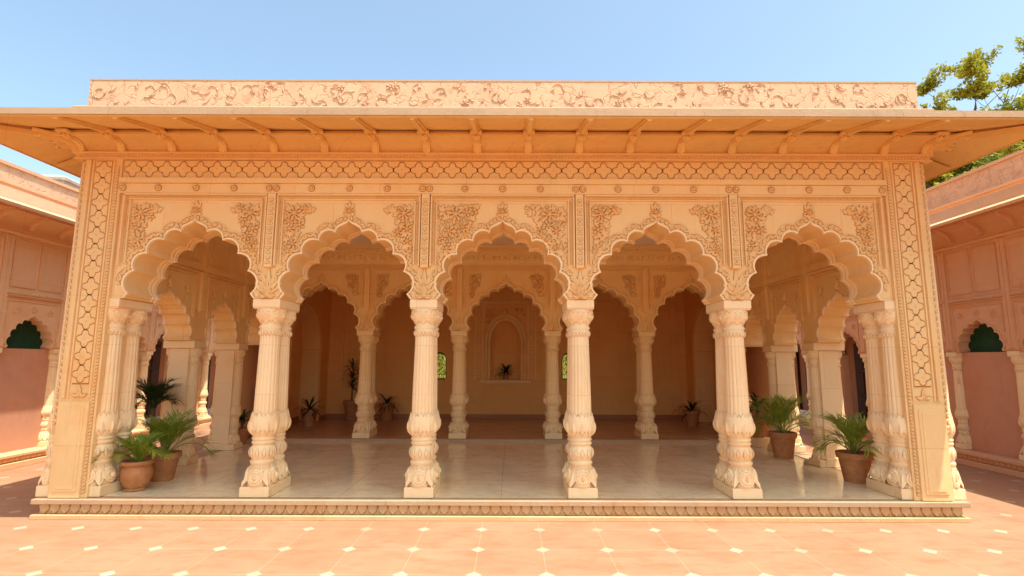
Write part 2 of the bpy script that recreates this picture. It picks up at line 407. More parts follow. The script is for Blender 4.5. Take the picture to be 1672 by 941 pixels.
def vine(m, F, a, b, w, step, h=.02):
    L = sqrt((b[0]-a[0])**2 + (b[1]-a[1])**2); n = max(2, int(L/step)); ang = atan2(b[1]-a[1], b[0]-a[0])
    for k in range(n):
        t = (k+.3)/n; u, v = a[0]+(b[0]-a[0])*t, a[1]+(b[1]-a[1])*t
        for s in (-1, 1): m.leaf(F, u, v, ang + s*.75, w*.62, step*.55, h, 3)
        if k % 2 == 0: m.leaf(F, u, v, ang, step*.9, step*.45, h*1.2, 3)

def Ff(u, v, d): return (u, -d, v)                             # a wall facing the camera

# ------------------------------------------------------------------ columns
RP = [(.148,.192), (.17,.200), (.21,.200), (.25,.192), (.33,.185), (.40,.166), (.44,.15), (.455,.158), (.47,.167), (.495,.167), (.505,.152), (.515,.142), (.53,.150),
      (.56,.174), (.60,.186), (.64,.186), (.68,.174), (.71,.150), (.722,.143), (.735,.150), (.75,.162), (.768,.162), (.78,.148), (.795,.150), (.805,.163), (.825,.163), (.84,.148),
      (.86,.160), (.90,.186), (.95,.200), (1.0,.203), (1.06,.199), (1.12,.188), (1.17,.176), (1.183,.172)]
SP = [(1.17,.166), (1.4,.162), (1.7,.156), (2.0,.149), (2.36,.141)]
CP = [(2.345,.146), (2.355,.156), (2.41,.158), (2.425,.148), (2.44,.150), (2.452,.162), (2.475,.162), (2.487,.150), (2.505,.143), (2.52,.146), (2.57,.168), (2.63,.188), (2.69,.203), (2.715,.212), (2.738,.206)]
def interp(prof, z):
    for (z0,r0),(z1,r1) in zip(prof[:-1], prof[1:]):
        if z0 <= z <= z1: return r0 + (r1-r0)*(z-z0)/(z1-z0)
    return prof[0][1] if z < prof[0][0] else prof[-1][1]
def col_F(prof, ref):
    def F(u, v, d):
        th = u/ref; r = interp(prof, v) + d
        return (r*sin(th), -r*cos(th), v)
    return F
def base_mesh():
    m = M(.0045)
    def mod(th, z):
        if .53 <= z <= .71: return 1 - .055*abs(sin(8*th))**.6*sin(pi*(z-.53)/.18)
        return 1
    m.lathe((0,0,0), RP, 64, mod)
    F = col_F(RP, .2)
    for k in range(10):
        th = 2*pi*k/10
        m.leaf(F, th*.2, .86, pi/2, .345, .135, .016, 6, 0, 1.15)
        m.leaf(F, th*.2, .88, pi/2, .20, .055, .030, 5, 0, .9)
        m.leaf(F, (th+pi/10)*.2, .88, pi/2, .31, .10, .008, 6, 0, 1.15)
    for k in range(4):
        th = k*pi/2
        m.disc(F, th*.2, .285, [(.118, .0), (.112, .030), (.094, .032), (.088, .020), (.078, .034), (.062, .036), (.056, .024), (.0001+.03, .026)], 20)
        m.leaf(F, th*.2, .235, pi/2, .10, .055, .055, 5)
        def Fc(u, v, d, th=th+pi/4):                             # leafy spur reaching the block's corner
            r = interp(RP, v) + d + max(0, (.27 - v))*.55
            return (r*sin(th+u/.2), -r*cos(th+u/.2), v)
        m.leaf(Fc, 0, .40, -pi/2, .255, .13, .022, 5)
        m.leaf(Fc, 0, .36, -pi/2, .2, .05, .04, 4)
    for k in range(12): 
        th = 2*pi*k/12; m.leaf(F, th*.2, .55, pi/2, .14, .05, .012, 4)
    for z in (.438,): 
        for k in range(24): m.leaf(F, 2*pi*k/24*.2, z, -pi/2, .05, .03, .01, 3)
    return m
def shaft_mesh():
    m = M(); n = 16
    zs = [(1.165 + (2.36-1.165)*k/4) for k in range(5)]
    m.lathe((0,0,0), [(z, interp(SP, z)) for z in zs], 160, lambda th, z: 1 - .075*(1-abs(sin(n*th/2))**.55))
    return m
def capital_mesh():
    m = M(.0045); m.lathe((0,0,0), CP, 48); F = col_F(CP, .17)
    for k in range(20):
        th = 2*pi*k/20; m.leaf(F, th*.17, 2.415, -pi/2, .085, .036, .014, 4, 0, .6)
    for k in range(8):
        th = 2*pi*k/8
        m.leaf(F, th*.17, 2.515, pi/2, .205, .135, .020, 6, 0, 1.0)
        m.disc(F, th*.17, 2.625, [(.042,.0), (.038,.030), (.028,.032), (.022,.022), (.012,.034)], 10)
        m.leaf(F, (th+pi/8)*.17, 2.53, pi/2, .20, .09, .012, 5, 0, 1.1)
    return m
BASE_ME = base_mesh().mesh('column_base', CREAM, angle=45); SHAFT_ME = shaft_mesh().mesh('column_shaft', CREAM, angle=45); CAP_ME = capital_mesh().mesh('column_capital', CREAM, angle=45)
def pair_block():
    m = M(); m.cbox(-.212,.212,-.20,.57,-.0,.15,.01); return m.mesh('plinth_block', CREAM)
def pair_abacus():
    m = M(); m.cbox(-.20,.20,-.195,.545,2.738,2.75,.003); m.cbox(-.205,.205,-.20,.55,2.752,2.887,.012)
    return m.mesh('abacus', CREAM)
BLOCK_ME, ABA_ME = pair_block(), pair_abacus()
RC = {}
def inner_copy(me):
    if me.name not in RC:
        c = me.copy(); c.materials[0] = RCOL; RC[me.name] = c
    return RC[me.name]
def paired_column(parent, x, y, z, ks=1.0):
    q = inner_copy if ks < 1 else (lambda me: me)
    c = empty('paired_column', (x,y,z), parent=parent)
    c.scale = (1,1,ks)
    place('plinth_block', q(BLOCK_ME), c); place('abacus', q(ABA_ME), c)
    for dy in (0, .365):
        place('column_base', q(BASE_ME), c, (0,dy,0)); place('shaft', q(SHAFT_ME), c, (0,dy,0)); place('capital', q(CAP_ME), c, (0,dy,0))
    return c
mb = M(); mb.cbox(-.212,.212,-.212,.212,0,.15,.01); SBLOCK_ME = mb.mesh('plinth_block', CREAM)
mb = M(); mb.cbox(-.2,.2,-.2,.2,2.738,2.75,.003); mb.cbox(-.207,.207,-.207,.207,2.752,2.887,.012); SABA_ME = mb.mesh('abacus', CREAM)
def single_column(parent, x, y, z, kr, kz):
    c = empty('column', (x,y,z), parent=parent); c.scale = (kr,kr,kz)
    for n_, me in (('plinth_block', SBLOCK_ME), ('column_base', BASE_ME), ('shaft', SHAFT_ME), ('capital', CAP_ME), ('abacus', SABA_ME)): place(n_, me, c)
    return c

# ================================================================== COURTYARD
g = M(); g.face([(-300,-300,ZG),(300,-300,ZG),(300,300,ZG),(-300,300,ZG)])
o = g.build('courtyard_paving', PAVE, smooth=False); o['kind'] = 'structure'

# ================================================================== PAVILION
PV = empty('pavilion', (0,0,ZG), 'open sandstone pavilion with five scalloped arches, carved columns and wide flat eave', 'pavilion')
B0 = (0,0,-ZG)                                                  # part origin so that part meshes use floor coordinates
YB = 10.4                                                       # back of the building
def ring_pts(ox, oy, z): return [(-6.57-ox,-oy,z),(6.57+ox,-oy,z),(6.57+ox,YB+oy,z),(-6.57-ox,YB+oy,z)]
def ring(m, prof, side=1.0, closed=True):
    rs = [ring_pts(o_*side, o_, z) for o_, z in prof]
    if closed: rs.append(rs[0])
    m.loops(rs)

# plinth
PL = empty('plinth', B0, parent=PV)
m = M(); m.cbox(-6.66,6.66,-.13,YB+.13,-.075,-.004,.008); m.build('cap_course', EDGE, PL)
m = M(); m.box(-6.58,6.58,-.055,YB+.05,-.215,-.076)
def lotus(m, F, a, b, step):
    n = int((b-a)/step); st = (b-a)/n
    for k in range(n):
        u = a + (k+.5)*st; w = st*.43
        pl = [(u-w,-.082),(u+w,-.082),(u+w*1.02,-.135),(u+w*.88,-.158),(u+w*.50,-.180),(u,-.209),(u-w*.50,-.180),(u-w*.88,-.158),(u-w*1.02,-.135)]
        rs = [[F(x,y,-.006) for x,y in pl], [F(x,y,.022) for x,y in pl], [F(u+(x-u)*.86, -.084+(y+.084)*.93, .034) for x,y in pl], [F(u+(x-u)*.55, -.09+(y+.09)*.66, .026) for x,y in pl]]
        po = [(u+(x-u)*1.13, v-.008 if v < -.1 else v) for x, v in pl]
        m.m1.add(len(m.f)); m.face([F(x,y,.004+.001*(k%2)) for x,y in po])  # dark outline plate, painted shade between the petals
        m.loops(rs, False, True)
        m.leaf(F, u+st/2, -.10, -pi/2, .108, st*.34, .014, 4, 0, 1.3)
lotus(m, lambda u,v,d: (u,-.055-d,v), -6.57, 6.57, .146)
for s in (-1,1): lotus(m, (lambda u,v,d,s=s: (s*(6.58+d), u, v)), -.05, 7.0, .146)
m.build('lotus_band', PLIN, PL, angle=30)
m = M(); m.cbox(-6.655,6.655,-.125,YB+.125,-.283,-.217,.008); m.build('base_course', PLIN, PL)

m = M(); m.box(-6.12,6.12,.06,5.385,-.05,.0); m.build('marble_floor', MARBLE, PV, B0)
m = M(); m.cbox(-6.1,6.1,5.36,10.05,-.05,.06,.01); m.box(-6.62,6.62,6.6,9.5,-.03,.052); m.build('rear_floor', BROWNF, PV, B0)
m = M(); m.cbox(-6.1,6.1,5.34,5.42,-.04,.062,.012); m.build('step_edge', EDGE, PV, B0)

# front arches -----------------------------------------------------------------
VS = 2.888
def front_bay(seed, wide):
    A = empty('front_arch', B0, parent=PV)
    ol = outline(v0=VS)
    m = M(); arch_wall(m, Ff, -S/2, S/2, VS, 4.52, ol, .70); m.build('arch_panel', SAND, A, angle=30)
    m = M()
    arch_band(m, Ff, outline(inset=-.022, v0=VS), outline(inset=.008, v0=VS), .026, -.018)
    arch_band(m, Ff, outline(inset=-.02, v0=VS), outline(inset=.016, v0=VS), -.56, -.60)
    arch_band(m, Ff, outline(inset=-.02, v0=VS), outline(inset=.030, v0=VS), -.64, -.715)
    m.build('arch_moulding', CREAM, A, angle=30)
    m = M(.006)                                                     # carved vine running round the arch
    bo = outline(inset=-.075, v0=VS); acc = 0; k = 0
    for q in range(len(bo)-1):
        a, b = bo[q], bo[q+1]; acc += sqrt((b[0]-a[0])**2+(b[1]-a[1])**2)
        if acc > .046 and a[1] > VS+.20:
            acc = 0; k += 1; t = atan2(b[1]-a[1], b[0]-a[0]); sg = 1 if k % 2 else -1; nx, ny = -sin(t), cos(t)
            m.leaf(Ff, a[0]-.026*sg*nx, a[1]-.026*sg*ny, t + sg*.75, .088, .044, .030, 4, .1*sg)
            m.leaf(Ff, a[0]+.016*sg*nx, a[1]+.016*sg*ny, t - sg*.35, .055, .030, .024, 3)
    ro = [p for p in outline(inset=-.125, v0=VS) if p[1] > VS+.22]
    m.ridge(Ff, ro, .016, .018)
    m.build('vine_border', CARVE, A, angle=30)
    for s in (-1, 1):
        m = M(.008)
        if wide: spray(m, Ff, s*.99, 4.375, .66, .86, -s, seed+s, 1)
        else:
            spray(m, Ff, s*.99, 4.37, .36, .80, -s, seed+s, 1); m.build('floral_carving', CARVE, A, angle=30); m = M(.008)
            m.flower(Ff, s*.60, 4.27, .062, .028, 5, seed); m.leaf(Ff, s*.60, 4.24, pi/2+s*.9, .10, .05, .025)
            for q in (-.6,0,.6): m.leaf(Ff, s*.585, 4.27, pi/2+s*-1.2+q, .12, .045, .024)
            m.ridge(Ff, [(s*.74,4.15),(s*.68,4.22),(s*.62,4.25)], .014, .018)
        m.build('floral_carving' if wide else 'sprig_carving', CARVE, A, angle=30)
    m = M(.007); m.flower(Ff, 0, VS+1.365, .088, .034, 8, .2); m.flower(Ff, 0, VS+1.365, .045, .055, 6, .0)
    for q in (-.5,0,.5): m.leaf(Ff, q*.05, VS+1.41, pi/2-q, .125 if q == 0 else .09, .05, .03)
    for q in (-1,1): m.leaf(Ff, q*.015, VS+1.30, pi/2-q*1.2, .085, .04, .026)
    m.ridge(Ff, [(0,VS+1.22),(0,VS+1.30)], .03, .03); m.build('finial_carving', CARVE, A, angle=30)
    m = M()                                                     # stepped frame round the panel
    for s in (-1, 1):
        a, b = sorted((s*1.005, s*1.03)); m.fbox(Ff, a, b, 3.42, 4.42, -.01, .034, .004)
        a, b = sorted((s*1.082, s*1.112)); m.fbox(Ff, a, b, 3.38, 4.487, -.01, .066, .004)
        rope(m, Ff, (s*1.056, 3.42), (s*1.056, 4.44), .05, .038, .020, .7)
    m.fbox(Ff, -1.03, 1.03, 4.421, 4.446, -.01, .034, .004)
    m.fbox(Ff, -1.112, 1.112, 4.488, 4.519, -.01, .066, .004)
    rope(m, Ff, (-1.03, 4.467), (1.03, 4.467), .034, .038, .016, .5)
    m.build('panel_frame', SAND, A, angle=30)
    return A
for k, sd_ in ((-2, 3), (-1, 41), (1, 57), (2, 73)):
    front_bay(sd_, False).location[0] = k*S
front_bay(11, True)

# pilasters above the columns
def pilaster():
    A = empty('pilaster', B0, parent=PV)
    m = M(); m.fbox(Ff, -.066, .066, 3.36, 4.519, -.02, .078, .006)
    m.fbox(Ff, -.20, .20, VS, 3.02, -.02, .004); m.build('strip', SAND, A)
    m = M(.005); vine(m, lambda u,v,d: (u,-.078-d,v), (0,4.46), (0,3.40), .085, .072, .020); m.build('vine_carving', CARVE, A, angle=30)
    m = M(.007); palmette(m, Ff, 0, VS+.01, .34, .50, .034, 7); palmette(m, lambda u,v,d: (u,-.03-d,v), 0, VS+.01, .22, .27, .03, 5)
    for s in (-1,1):
        m.leaf(Ff, s*.09, VS+.02, pi/2-s*.95, .17, .07, .03); m.leaf(Ff, s*.12, VS+.12, pi/2-s*.5, .16, .06, .028); m.disc(Ff, s*.155, VS+.045, [(.035,0),(.03,.028),(.012,.034)], 9)
    m.build('palmette_carving', CARVE, A, angle=30)
    return A
P0 = pilaster(); P0.location[0] = -1.5*S
for k in (-.5, .5, 1.5): copy_tree(P0, PV, (k*S, 0, -ZG))
for k in (-1.5, -.5, .5, 1.5): paired_column(PV, k*S, .18, -ZG)
for s in (-1, 1): paired_column(PV, s*5.985, .18, -ZG)

# corner pillars -----------------------------------------------------------------
def quatre(n=28, a=.080, b=.052):
    pts = []
    for k in range(n*2):
        th = 2*pi*k/(n*2); r = a + b*abs(cos(2*th))**1.3
        pts.append((r*cos(th), r*sin(th)))
    return pts
def chain(m, F, w, c, v0, v1, per, h=.024, gap=.016, vert=True):
    n = max(1, round((v1-v0)/per)); per = (v1-v0)/n; k_ = per/2/.132
    def q(th, o): r = (.080 + .052*abs(cos(2*th))**1.3)*k_ + o; return (min(w, r*cos(th)) if o == 0 else r*cos(th), r*sin(th))
    def G(a, b, d): return F(c+a, b, d) if vert else F(b, c+a, d)
    for j in range(n):
        cv = v0 + (j+.5)*per
        pl = [q(2*pi*i/48, -gap/2) for i in range(48)]
        rs = [[G(a, cv+b, -.004) for a,b in pl], [G(a, cv+b, h*.7) for a,b in pl], [G(a*.9, cv+b*.9, h) for a,b in pl]]
        m.loops(rs, False, True)
        m.disc(lambda u,v,d: G(u, v, d+h-.004), 0, cv, [(.014,0),(.012,.012),(.005,.016)], 7)
    for s in (-1, 1):
        for j in range(n+1):
            z0 = v0 + (j-.5)*per; z1 = z0 + per; za, zb = max(z0, v0), min(z1, v1)
            pl = [(s*w, za), (s*w, zb)]
            if j < n: pl += [(s*max(.001, min(w, q(th, gap/2)[0])), z1 + q(th, gap/2)[1]) for th in [ -pi/2*i/11 for i in range(12)] if z1 - za > .01 and min(w, q(th,gap/2)[0]) < w*.995]
            else: pl += [(s*.004, zb)]
            if j > 0: pl += [(s*max(.001, min(w, q(th, gap/2)[0])), z0 + q(th, gap/2)[1]) for th in [ pi/2*i/11 for i in range(11,-1,-1)] if min(w, q(th,gap/2)[0]) < w*.995]
            else: pl += [(s*.004, za)]
            cl = [p_ for p_ in pl if v0-.001 <= p_[1] <= v1+.001]
            if len(cl) >= 3: m.loops([[G(a,b,-.004) for a,b in cl],[G(a,b,h*.8) for a,b in cl]], False, True)
def backplate(m, F, u0, u1, v0, v1):
    m.m1.add(len(m.f)); m.face([F(u0,v0,.002),F(u1,v0,.002),F(u1,v1,.002),F(u0,v1,.002)])  # dark sheet behind the tiles, groove shade put in as colour
def corner(s):
    A = empty('corner_pillar', B0, parent=PV)
    def X(x): return s*x
    def F(u, v, d): return (s*u, -.05-d, v)
    m = M(); m.box(min(X(5.93),X(6.50)), max(X(5.93),X(6.50)), -.05, .72, .0, 5.06)
    m.fbox(F, 6.03, 6.06, 1.40, 5.05, -.01, .022, .004); m.fbox(F, 6.345, 6.375, 1.40, 5.05, -.01, .022, .004)
    m.fbox(F, 6.39, 6.445, 1.40, 5.05, -.01, .034, .006)
    m.build('pier', SAND, A)
    m = M(); backplate(m, F, 6.0775,6.3275,1.60,5.04); m.out=.006; chain(m, F, .125, 6.2025, 1.62, 5.02, .262)
    palmette(m, F, 6.2025, 1.42, .20, .17, .03, 5); m.build('quatrefoil_strip', CARVE, A, angle=30)
    m = M(.005); rope(m, F, (5.985,.06), (5.985,4.95), .06, .05, .024, .75); m.build('rope_moulding', CARVE, A, angle=30)
    m = M(); m.fbox(F, 6.02, 6.47, .0, 1.36, -.01, .030, .006); m.fbox(F, 6.075, 6.415, .09, 1.28, .025, .044, .006)
    m.fbox(F, 6.115, 6.375, .13, 1.24, .04, .052, .004); m.build('base_panel', SAND, A)
    m = M(.004)                                                     # leafy corner roll
    cxr, cyr = X(6.515), .01
    m.tube([(cxr,cyr,.95),(cxr,cyr,5.05)], [.048,.048], 12)
    for k in range(84):
        z = 1.0 + k*.048
        for th in (-1.25, -.2, .9):
            t = s*th
            def Fr(u, v, d, t=t): return (cxr + (.046+d)*sin(t+u/.048), cyr - (.046+d)*cos(t+u/.048), v)
            m.leaf(Fr, 0, z, pi/2 + (.55 if k % 2 else -.55), .07, .04, .020, 3)
    m.build('leaf_roll', CARVE, A, angle=30)
    c = empty('colonnette', (X(6.585), .10, 0), parent=A); c.scale = (.55,.55,1.02)
    place('plinth_block', SBLOCK_ME, c); place('column_base', BASE_ME, c)
    m = M(); m.lathe((X(6.585), .10, 0), [(1.15,.10),(1.3,.088),(5.05,.075)], 16); m.build('colonnette_shaft', CREAM, A)
    return A
corner(-1); corner(1)

# entablature --------------------------------------------------------------------
EN = empty('entablature', B0, parent=PV)
m = M(); m.box(-5.929,5.929,-.062,.70,4.521,4.670); m.box(-5.93,5.93,-.095,.70,4.674,4.755); m.box(-5.93,5.93,-.022,.70,4.757,5.058); m.build('lintel_band', SAND, EN)
m = M(); backplate(m, lambda u,v,d: (u,-.022-d,v), -5.91,5.91,4.765,5.05); chain(m, lambda u,v,d: (u,-.022-d,v), .138, 4.907, -5.90, 5.90, .262, .024, .016, False); m.build('diamond_frieze', CARVE, EN, angle=30)
m = M()
ring(m, [(.02,5.06),(.100,5.06),(.100,5.078),(.082,5.084),(.082,5.138),(.112,5.145),(.112,5.165),(.02,5.165)])
rope(m, lambda u,v,d: (u,-.082-d,v), (-6.6,5.111), (6.6,5.111), .05, .05, .018, .8)
m.build('cornice', CARVE, EN, angle=30)
m = M(); m.m1.add(0); m.face([(.056*cos(k*pi/8),-.003,.056*sin(k*pi/8)) for k in range(16)])  # dark disc painting the shade round the boss
m.disc(lambda a,v,d: (a,-d,v), 0, 0, [(.046,0),(.044,.036),(.036,.040),(.030,.012),(.022,.010),(.018,.036),(.006,.042)], 14); RND = m.mesh('roundel', CARVE, angle=30)
for b in range(-2, 3):
    us = [b*S + q for q in (-.585, 0, .585)]
    us += [b*S - S/2 + .055, b*S + S/2 - .055]
    for u in us:
        if abs(u) < 5.9:
            place('roundel', RND, EN, (u,-.062,4.600))

# cove, brackets, eave --------------------------------------------------------------
OV, SD = 1.35, .72
cove = [(.03,5.166)] + [(.05 + .31*(1-cos(t)), 5.166 + .165*sin(t)) for t in [pi/2*k/8 for k in range(9)]]
m = M(); rs = [ring_pts(o_, o_, z) for o_, z in cove]; m.loops(rs)
ring(m, [(.345,5.318),(.405,5.318),(.405,5.350),(.36,5.352),(.36,5.40),(.345,5.40)])
m.build('cove', SOFF, PV, B0, angle=50)
EV = empty('eave', B0, parent=PV)
zi, zo = 5.362, 5.16
m = M()
def ep(o_, z): 
    t = max(0, (o_-.40)/(OV-.40)); sx = .40 + t*(OV*SD - .40)
    return ring_pts(sx if o_ > .4 else o_, o_, z)
m.loops([ep(.30, zi+.06), ep(.38, zi+.055), ep(OV-.035, zo+.014), ep(OV-.035, zo-.004), ep(OV, zo), ep(OV, zo+.085), ep(OV-.03, zo+.10), ep(.55, 5.50), ep(.10, 5.66), ep(-.3, 5.66)])
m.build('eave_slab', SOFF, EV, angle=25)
m = M(); 
def lip(z0, z1, a, b): m.loops([ep(a, z0), ep(b, z0), ep(b, z1), ep(a, z1), ep(a, z0)])
lip(zo+.012, zo+.072, OV-.01, OV+.022); lip(zo+.074, zo+.108, OV-.06, OV+.008); m.build('fascia', EDGE, EV)
def soff_z(o_): return zi + (zo-zi)*(o_-.40)/(OV-.40)
def rib_mesh(L0, L1, w=.115, t=.085):
    m = M(); prof = [(-w/2,0),(-w/2,-t*.5),(-w*.27,-t*.5),(-w*.27,-t),(w*.27,-t),(w*.27,-t*.5),(w/2,-t*.5),(w/2,0)]
    m.loops([[(x,-o_,soff_z(o_)+.06*(1-(o_-.3)/1.0)+dz*k_) for x,dz in prof] for o_, k_ in ((L0,1), (L1,.42))], True, True); return m
RIB = rib_mesh(.40, OV-.036).mesh('rib', SOFF)
def bracket_mesh():
    m = M(); out = []; 
    top = 5.335
    a = [(.04,5.166),(.10,5.168),(.125,5.19),(.135,5.23),(.155,5.265),(.20,5.285),(.25,5.292),(.30,5.287),(.345,5.272),(.40,5.275),(.435,5.30),(.44,5.335)]
    b = [(.30,5.338),(.2,5.338),(.04,5.338)]
    poly = a + b
    m.loops([[(x,-y,z) for y,z in poly] for x in (-.056,.056)], True, True)
    m.loops([[(x,-y,z-.012) for y,z in a[1:-1]] + [(x,-y,z+.02) for y,z in a[1:-1]][::-1] for x in (-.03,.03)], True, True)
    m.cbox(-.085,.085,-.50,-.25,5.322,5.366,.006)
    m.disc(lambda u,v,d: (u,-.44-d,v), 0, 5.295, [(.036,-.02),(.034,.035),(.022,.04),(.016,.015)], 10)
    return m
BRK = bracket_mesh().mesh('bracket', SOFF, angle=40)
xs = [(k+.5)*.79 for k in range(-8, 8)]
for x in xs: 
    place('rib', RIB, EV, (x,0,0)); place('bracket', BRK, PV, (x,0,-ZG))
for s in (-1, 1):
    for dx in (6.56,): place('bracket', BRK, PV, (s*dx,0,-ZG))
    # side eave: ribs and brackets turn with the wall
    for y in [.0 + .79*k for k in range(0, 6)]:
        b = place('bracket', BRK, PV, (s*6.57, y, -ZG), s*pi/2)
    for y in [.55 + .79*k for k in range(0, 6)]:
        m = M(); w, t = .11, .08
        i = [ (s*(6.57+.40), zi+.01), (s*(6.57+OV*SD-.09), zo+.02) ]
        m.loops([[(x, y-w/2, z),(x, y+w/2, z),(x, y+w/2, z-t*(1 if z > zo+.1 else .35)),(x, y-w/2, z-t*(1 if z > zo+.1 else .35))] for x, z in i], True, True); m.build('rib', SOFF, EV)
    m = M(); p0 = Vector((s*(6.57+.36), -.36, zi-.005)); p1 = Vector((s*(6.57+OV*SD-.02), -OV+.02, zo-.005)); d = (p1-p0).normalized(); sd = d.cross(Vector((0,0,1))).normalized()*.05
    m.loops([[p-sd, p+sd, p+sd+Vector((0,0,-.06)), p-sd+Vector((0,0,-.06))] for p in (p0,p1)], True, True); m.build('hip_rib', SOFF, EV)
    b = place('bracket', BRK, PV, (s*6.55, -.02, -ZG), s*pi/4); b.scale = (1.2, 1.3, 1)

# roof and parapet -------------------------------------------------------------------
PR = empty('parapet', B0, parent=PV)
m = M(); ring(m, [(-.28,5.7),(.03,5.7),(.03,6.385),(-.28,6.385)])
def tendrils(m, F, u0, u1, v0, v1, seed, h=.011):             # low carved scrollwork
    R = random.Random(seed); n = int((u1-u0)*7.5)
    for k in range(n):
        u = u0 + (u1-u0)*(k+.5)/n + R.uniform(-.08,.08); v = R.uniform(v0+.06, v1-.06); a = R.random()*6.28; pts = []; q = R.choice((-1,1))
        for j in range(R.randint(7,13)):
            pts.append((u, min(v1-.02, max(v0+.02, v)))); a += q*R.uniform(.12,.5); u = min(u1-.03, max(u0+.03, u + cos(a)*.026)); v += sin(a)*.026
        m.ridge(F, pts, .010, h)
        e = (pts[-1][0], min(v1-.10, max(v0+.10, pts[-1][1]))); m1 = pts[len(pts)//2]
        if R.random() < .55: m.leaf(F, e[0], e[1], a if abs(e[0]) < abs(u1)-.12 else pi/2, R.uniform(.04,.085), R.uniform(.02,.04), h*1.5)
        if R.random() < .5: m.leaf(F, m1[0], min(v1-.10, max(v0+.10, m1[1])), a+q*1.2, R.uniform(.05,.10), .035, h*1.3)
        if R.random() < .14: m.flower(F, min(u1-.08,max(u0+.08,u)), min(v1-.07,max(v0+.07,v)), R.uniform(.045,.07), h*1.6, 5, a)
m.out = .004; tendrils(m, lambda u,v,d: (u,-.03-d,v), -6.58, 6.58, 5.90, 6.38, 21)
PLINE = stone('parapet_groove_shade', (.53,.31,.17), .15, (.30,.13,.06), .4)  # tan version of the groove shade painted round parapet leaves
me_ = m.mesh('painted_wall', PARA, angle=30); me_.materials[1] = PLINE; place('painted_wall', me_, PR)
m = M(); ring(m, [(.0,5.55),(.16,5.55),(.16,5.885),(.145,5.90),(.0,5.90)]); ring(m, [(.0,5.5),(.36,5.5),(.36,5.74),(.0,5.78)]); m.build('base_course', EDGE, PR)
m = M(); ring(m, [(-.30,6.386),(.036,6.386),(.036,6.41),(-.30,6.41)]); m.build('coping', EDGE, PR)
m = M(); m.box(-6.5,6.5,.05,YB-.02,5.17,5.5); m.build('roof_slab', SOFF, PV, B0)
m = M(); m.box(-6.3,6.3,.3,YB-.2,4.87,5.05); m.build('ceiling', CEIL, PV, B0)

# rear arcade ---------------------------------------------------------------------------
RVS = 2.71; YR = 5.5
def Fr_(u, v, d): return (u, YR-d, v)
def rear_bay():
    A = empty('rear_arch', B0, parent=PV)
    m = M(); arch_wall(m, Fr_, -S/2, S/2, RVS, 4.86, outline(v0=RVS, rise=1.23), .62); m.build('arch_panel', HALL, A, angle=30)
    m = M(); arch_band(m, Fr_, outline(inset=-.045, v0=RVS, rise=1.23), outline(inset=.012, v0=RVS, rise=1.23), .045, -.02)
    arch_band(m, Fr_, outline(inset=-.02, v0=RVS, rise=1.23), outline(inset=.02, v0=RVS, rise=1.23), -.20, -.24)
    arch_band(m, Fr_, outline(inset=-.10, v0=RVS, rise=1.23), outline(inset=-.075, v0=RVS, rise=1.23), .03, -.02); m.build('arch_moulding', RCOL, A, angle=30)
    for s in (-1,1):
        m = M(.008); spray(m, Fr_, s*.96, 4.17, .34, .55, -s, 30+s); m.build('floral_carving', HALL, A, angle=30)
    m = M(.007); palmette(m, Fr_, 0, RVS+1.30, .18, .16, .03, 7); m.disc(Fr_, 0, RVS+1.38, [(.07,0),(.06,.02),(.03,.024)], 10); m.build('finial_carving', HALL, A, angle=30)
    m = M()
    for s in (-1,1):
        a, b = sorted((s*.995, s*1.02)); m.fbox(Fr_, a, b, 3.3, 4.25, -.01, .022, .004)
        a, b = sorted((s*1.06, s*1.085)); m.fbox(Fr_, a, b, 3.3, 4.30, -.01, .034, .004)
    m.fbox(Fr_, -1.02, 1.02, 4.252, 4.275, -.01, .022, .004); m.fbox(Fr_, -1.085, 1.085, 4.302, 4.33, -.01, .034, .004)
    m.build('panel_frame', HALL, A)
    m = M()
    m.fbox(Fr_, S/2-.07, S/2+.07, 3.2, 4.36, -.01, .045, .006)
    palmette(m, Fr_, S/2, RVS+.02, .30, .40, .035, 7); palmette(m, lambda u,v,d: Fr_(u,v,d+.03), S/2, RVS+.02, .2, .22, .03, 5)
    m.disc(lambda u,v,d: Fr_(u,v,d+.045), S/2, 4.30, [(.04,0),(.038,.02),(.02,.025)], 10)
    m.build('pilaster', HALL, A, angle=30)
    return A
RB = rear_bay(); RB.location[0] = -2*S
for k in (-1, 0, 1, 2): copy_tree(RB, PV, (k*S, 0, -ZG))
for k in (-1.5,-.5,.5,1.5): paired_column(PV, k*S, YR+.13, .06-ZG, .918)
for s in (-1,1): paired_column(PV, s*5.95, YR+.13, .06-ZG, .918)
m = M(); m.loops([[(-6.02,y,z),(6.02,y,z)][::1] + [] for y,z in ((5.5,4.40),(5.44,4.40),(5.40,4.44),(5.36,4.50),(5.33,4.58),(5.32,4.66),(5.27,4.66),(5.27,4.70),(5.22,4.72),(5.20,4.80),(5.16,4.80),(5.16,4.868))], closed=False)
def Fz(u, v, d): return (u, 5.33-d-(.11*max(0,(4.58-v))/-.18 if v < 4.58 else 0), v)
vine(m, lambda u,v,d: (u, 5.335-d+(4.66-v)*.25, v), (-5.9,4.56), (5.9,4.56), .16, .13, .05)
rope(m, lambda u,v,d: (u, 5.205-d, v), (-5.9,4.755), (5.9,4.755), .06, .06, .02, .8)
m.build('inner_cornice', HALL, PV, B0, angle=40)

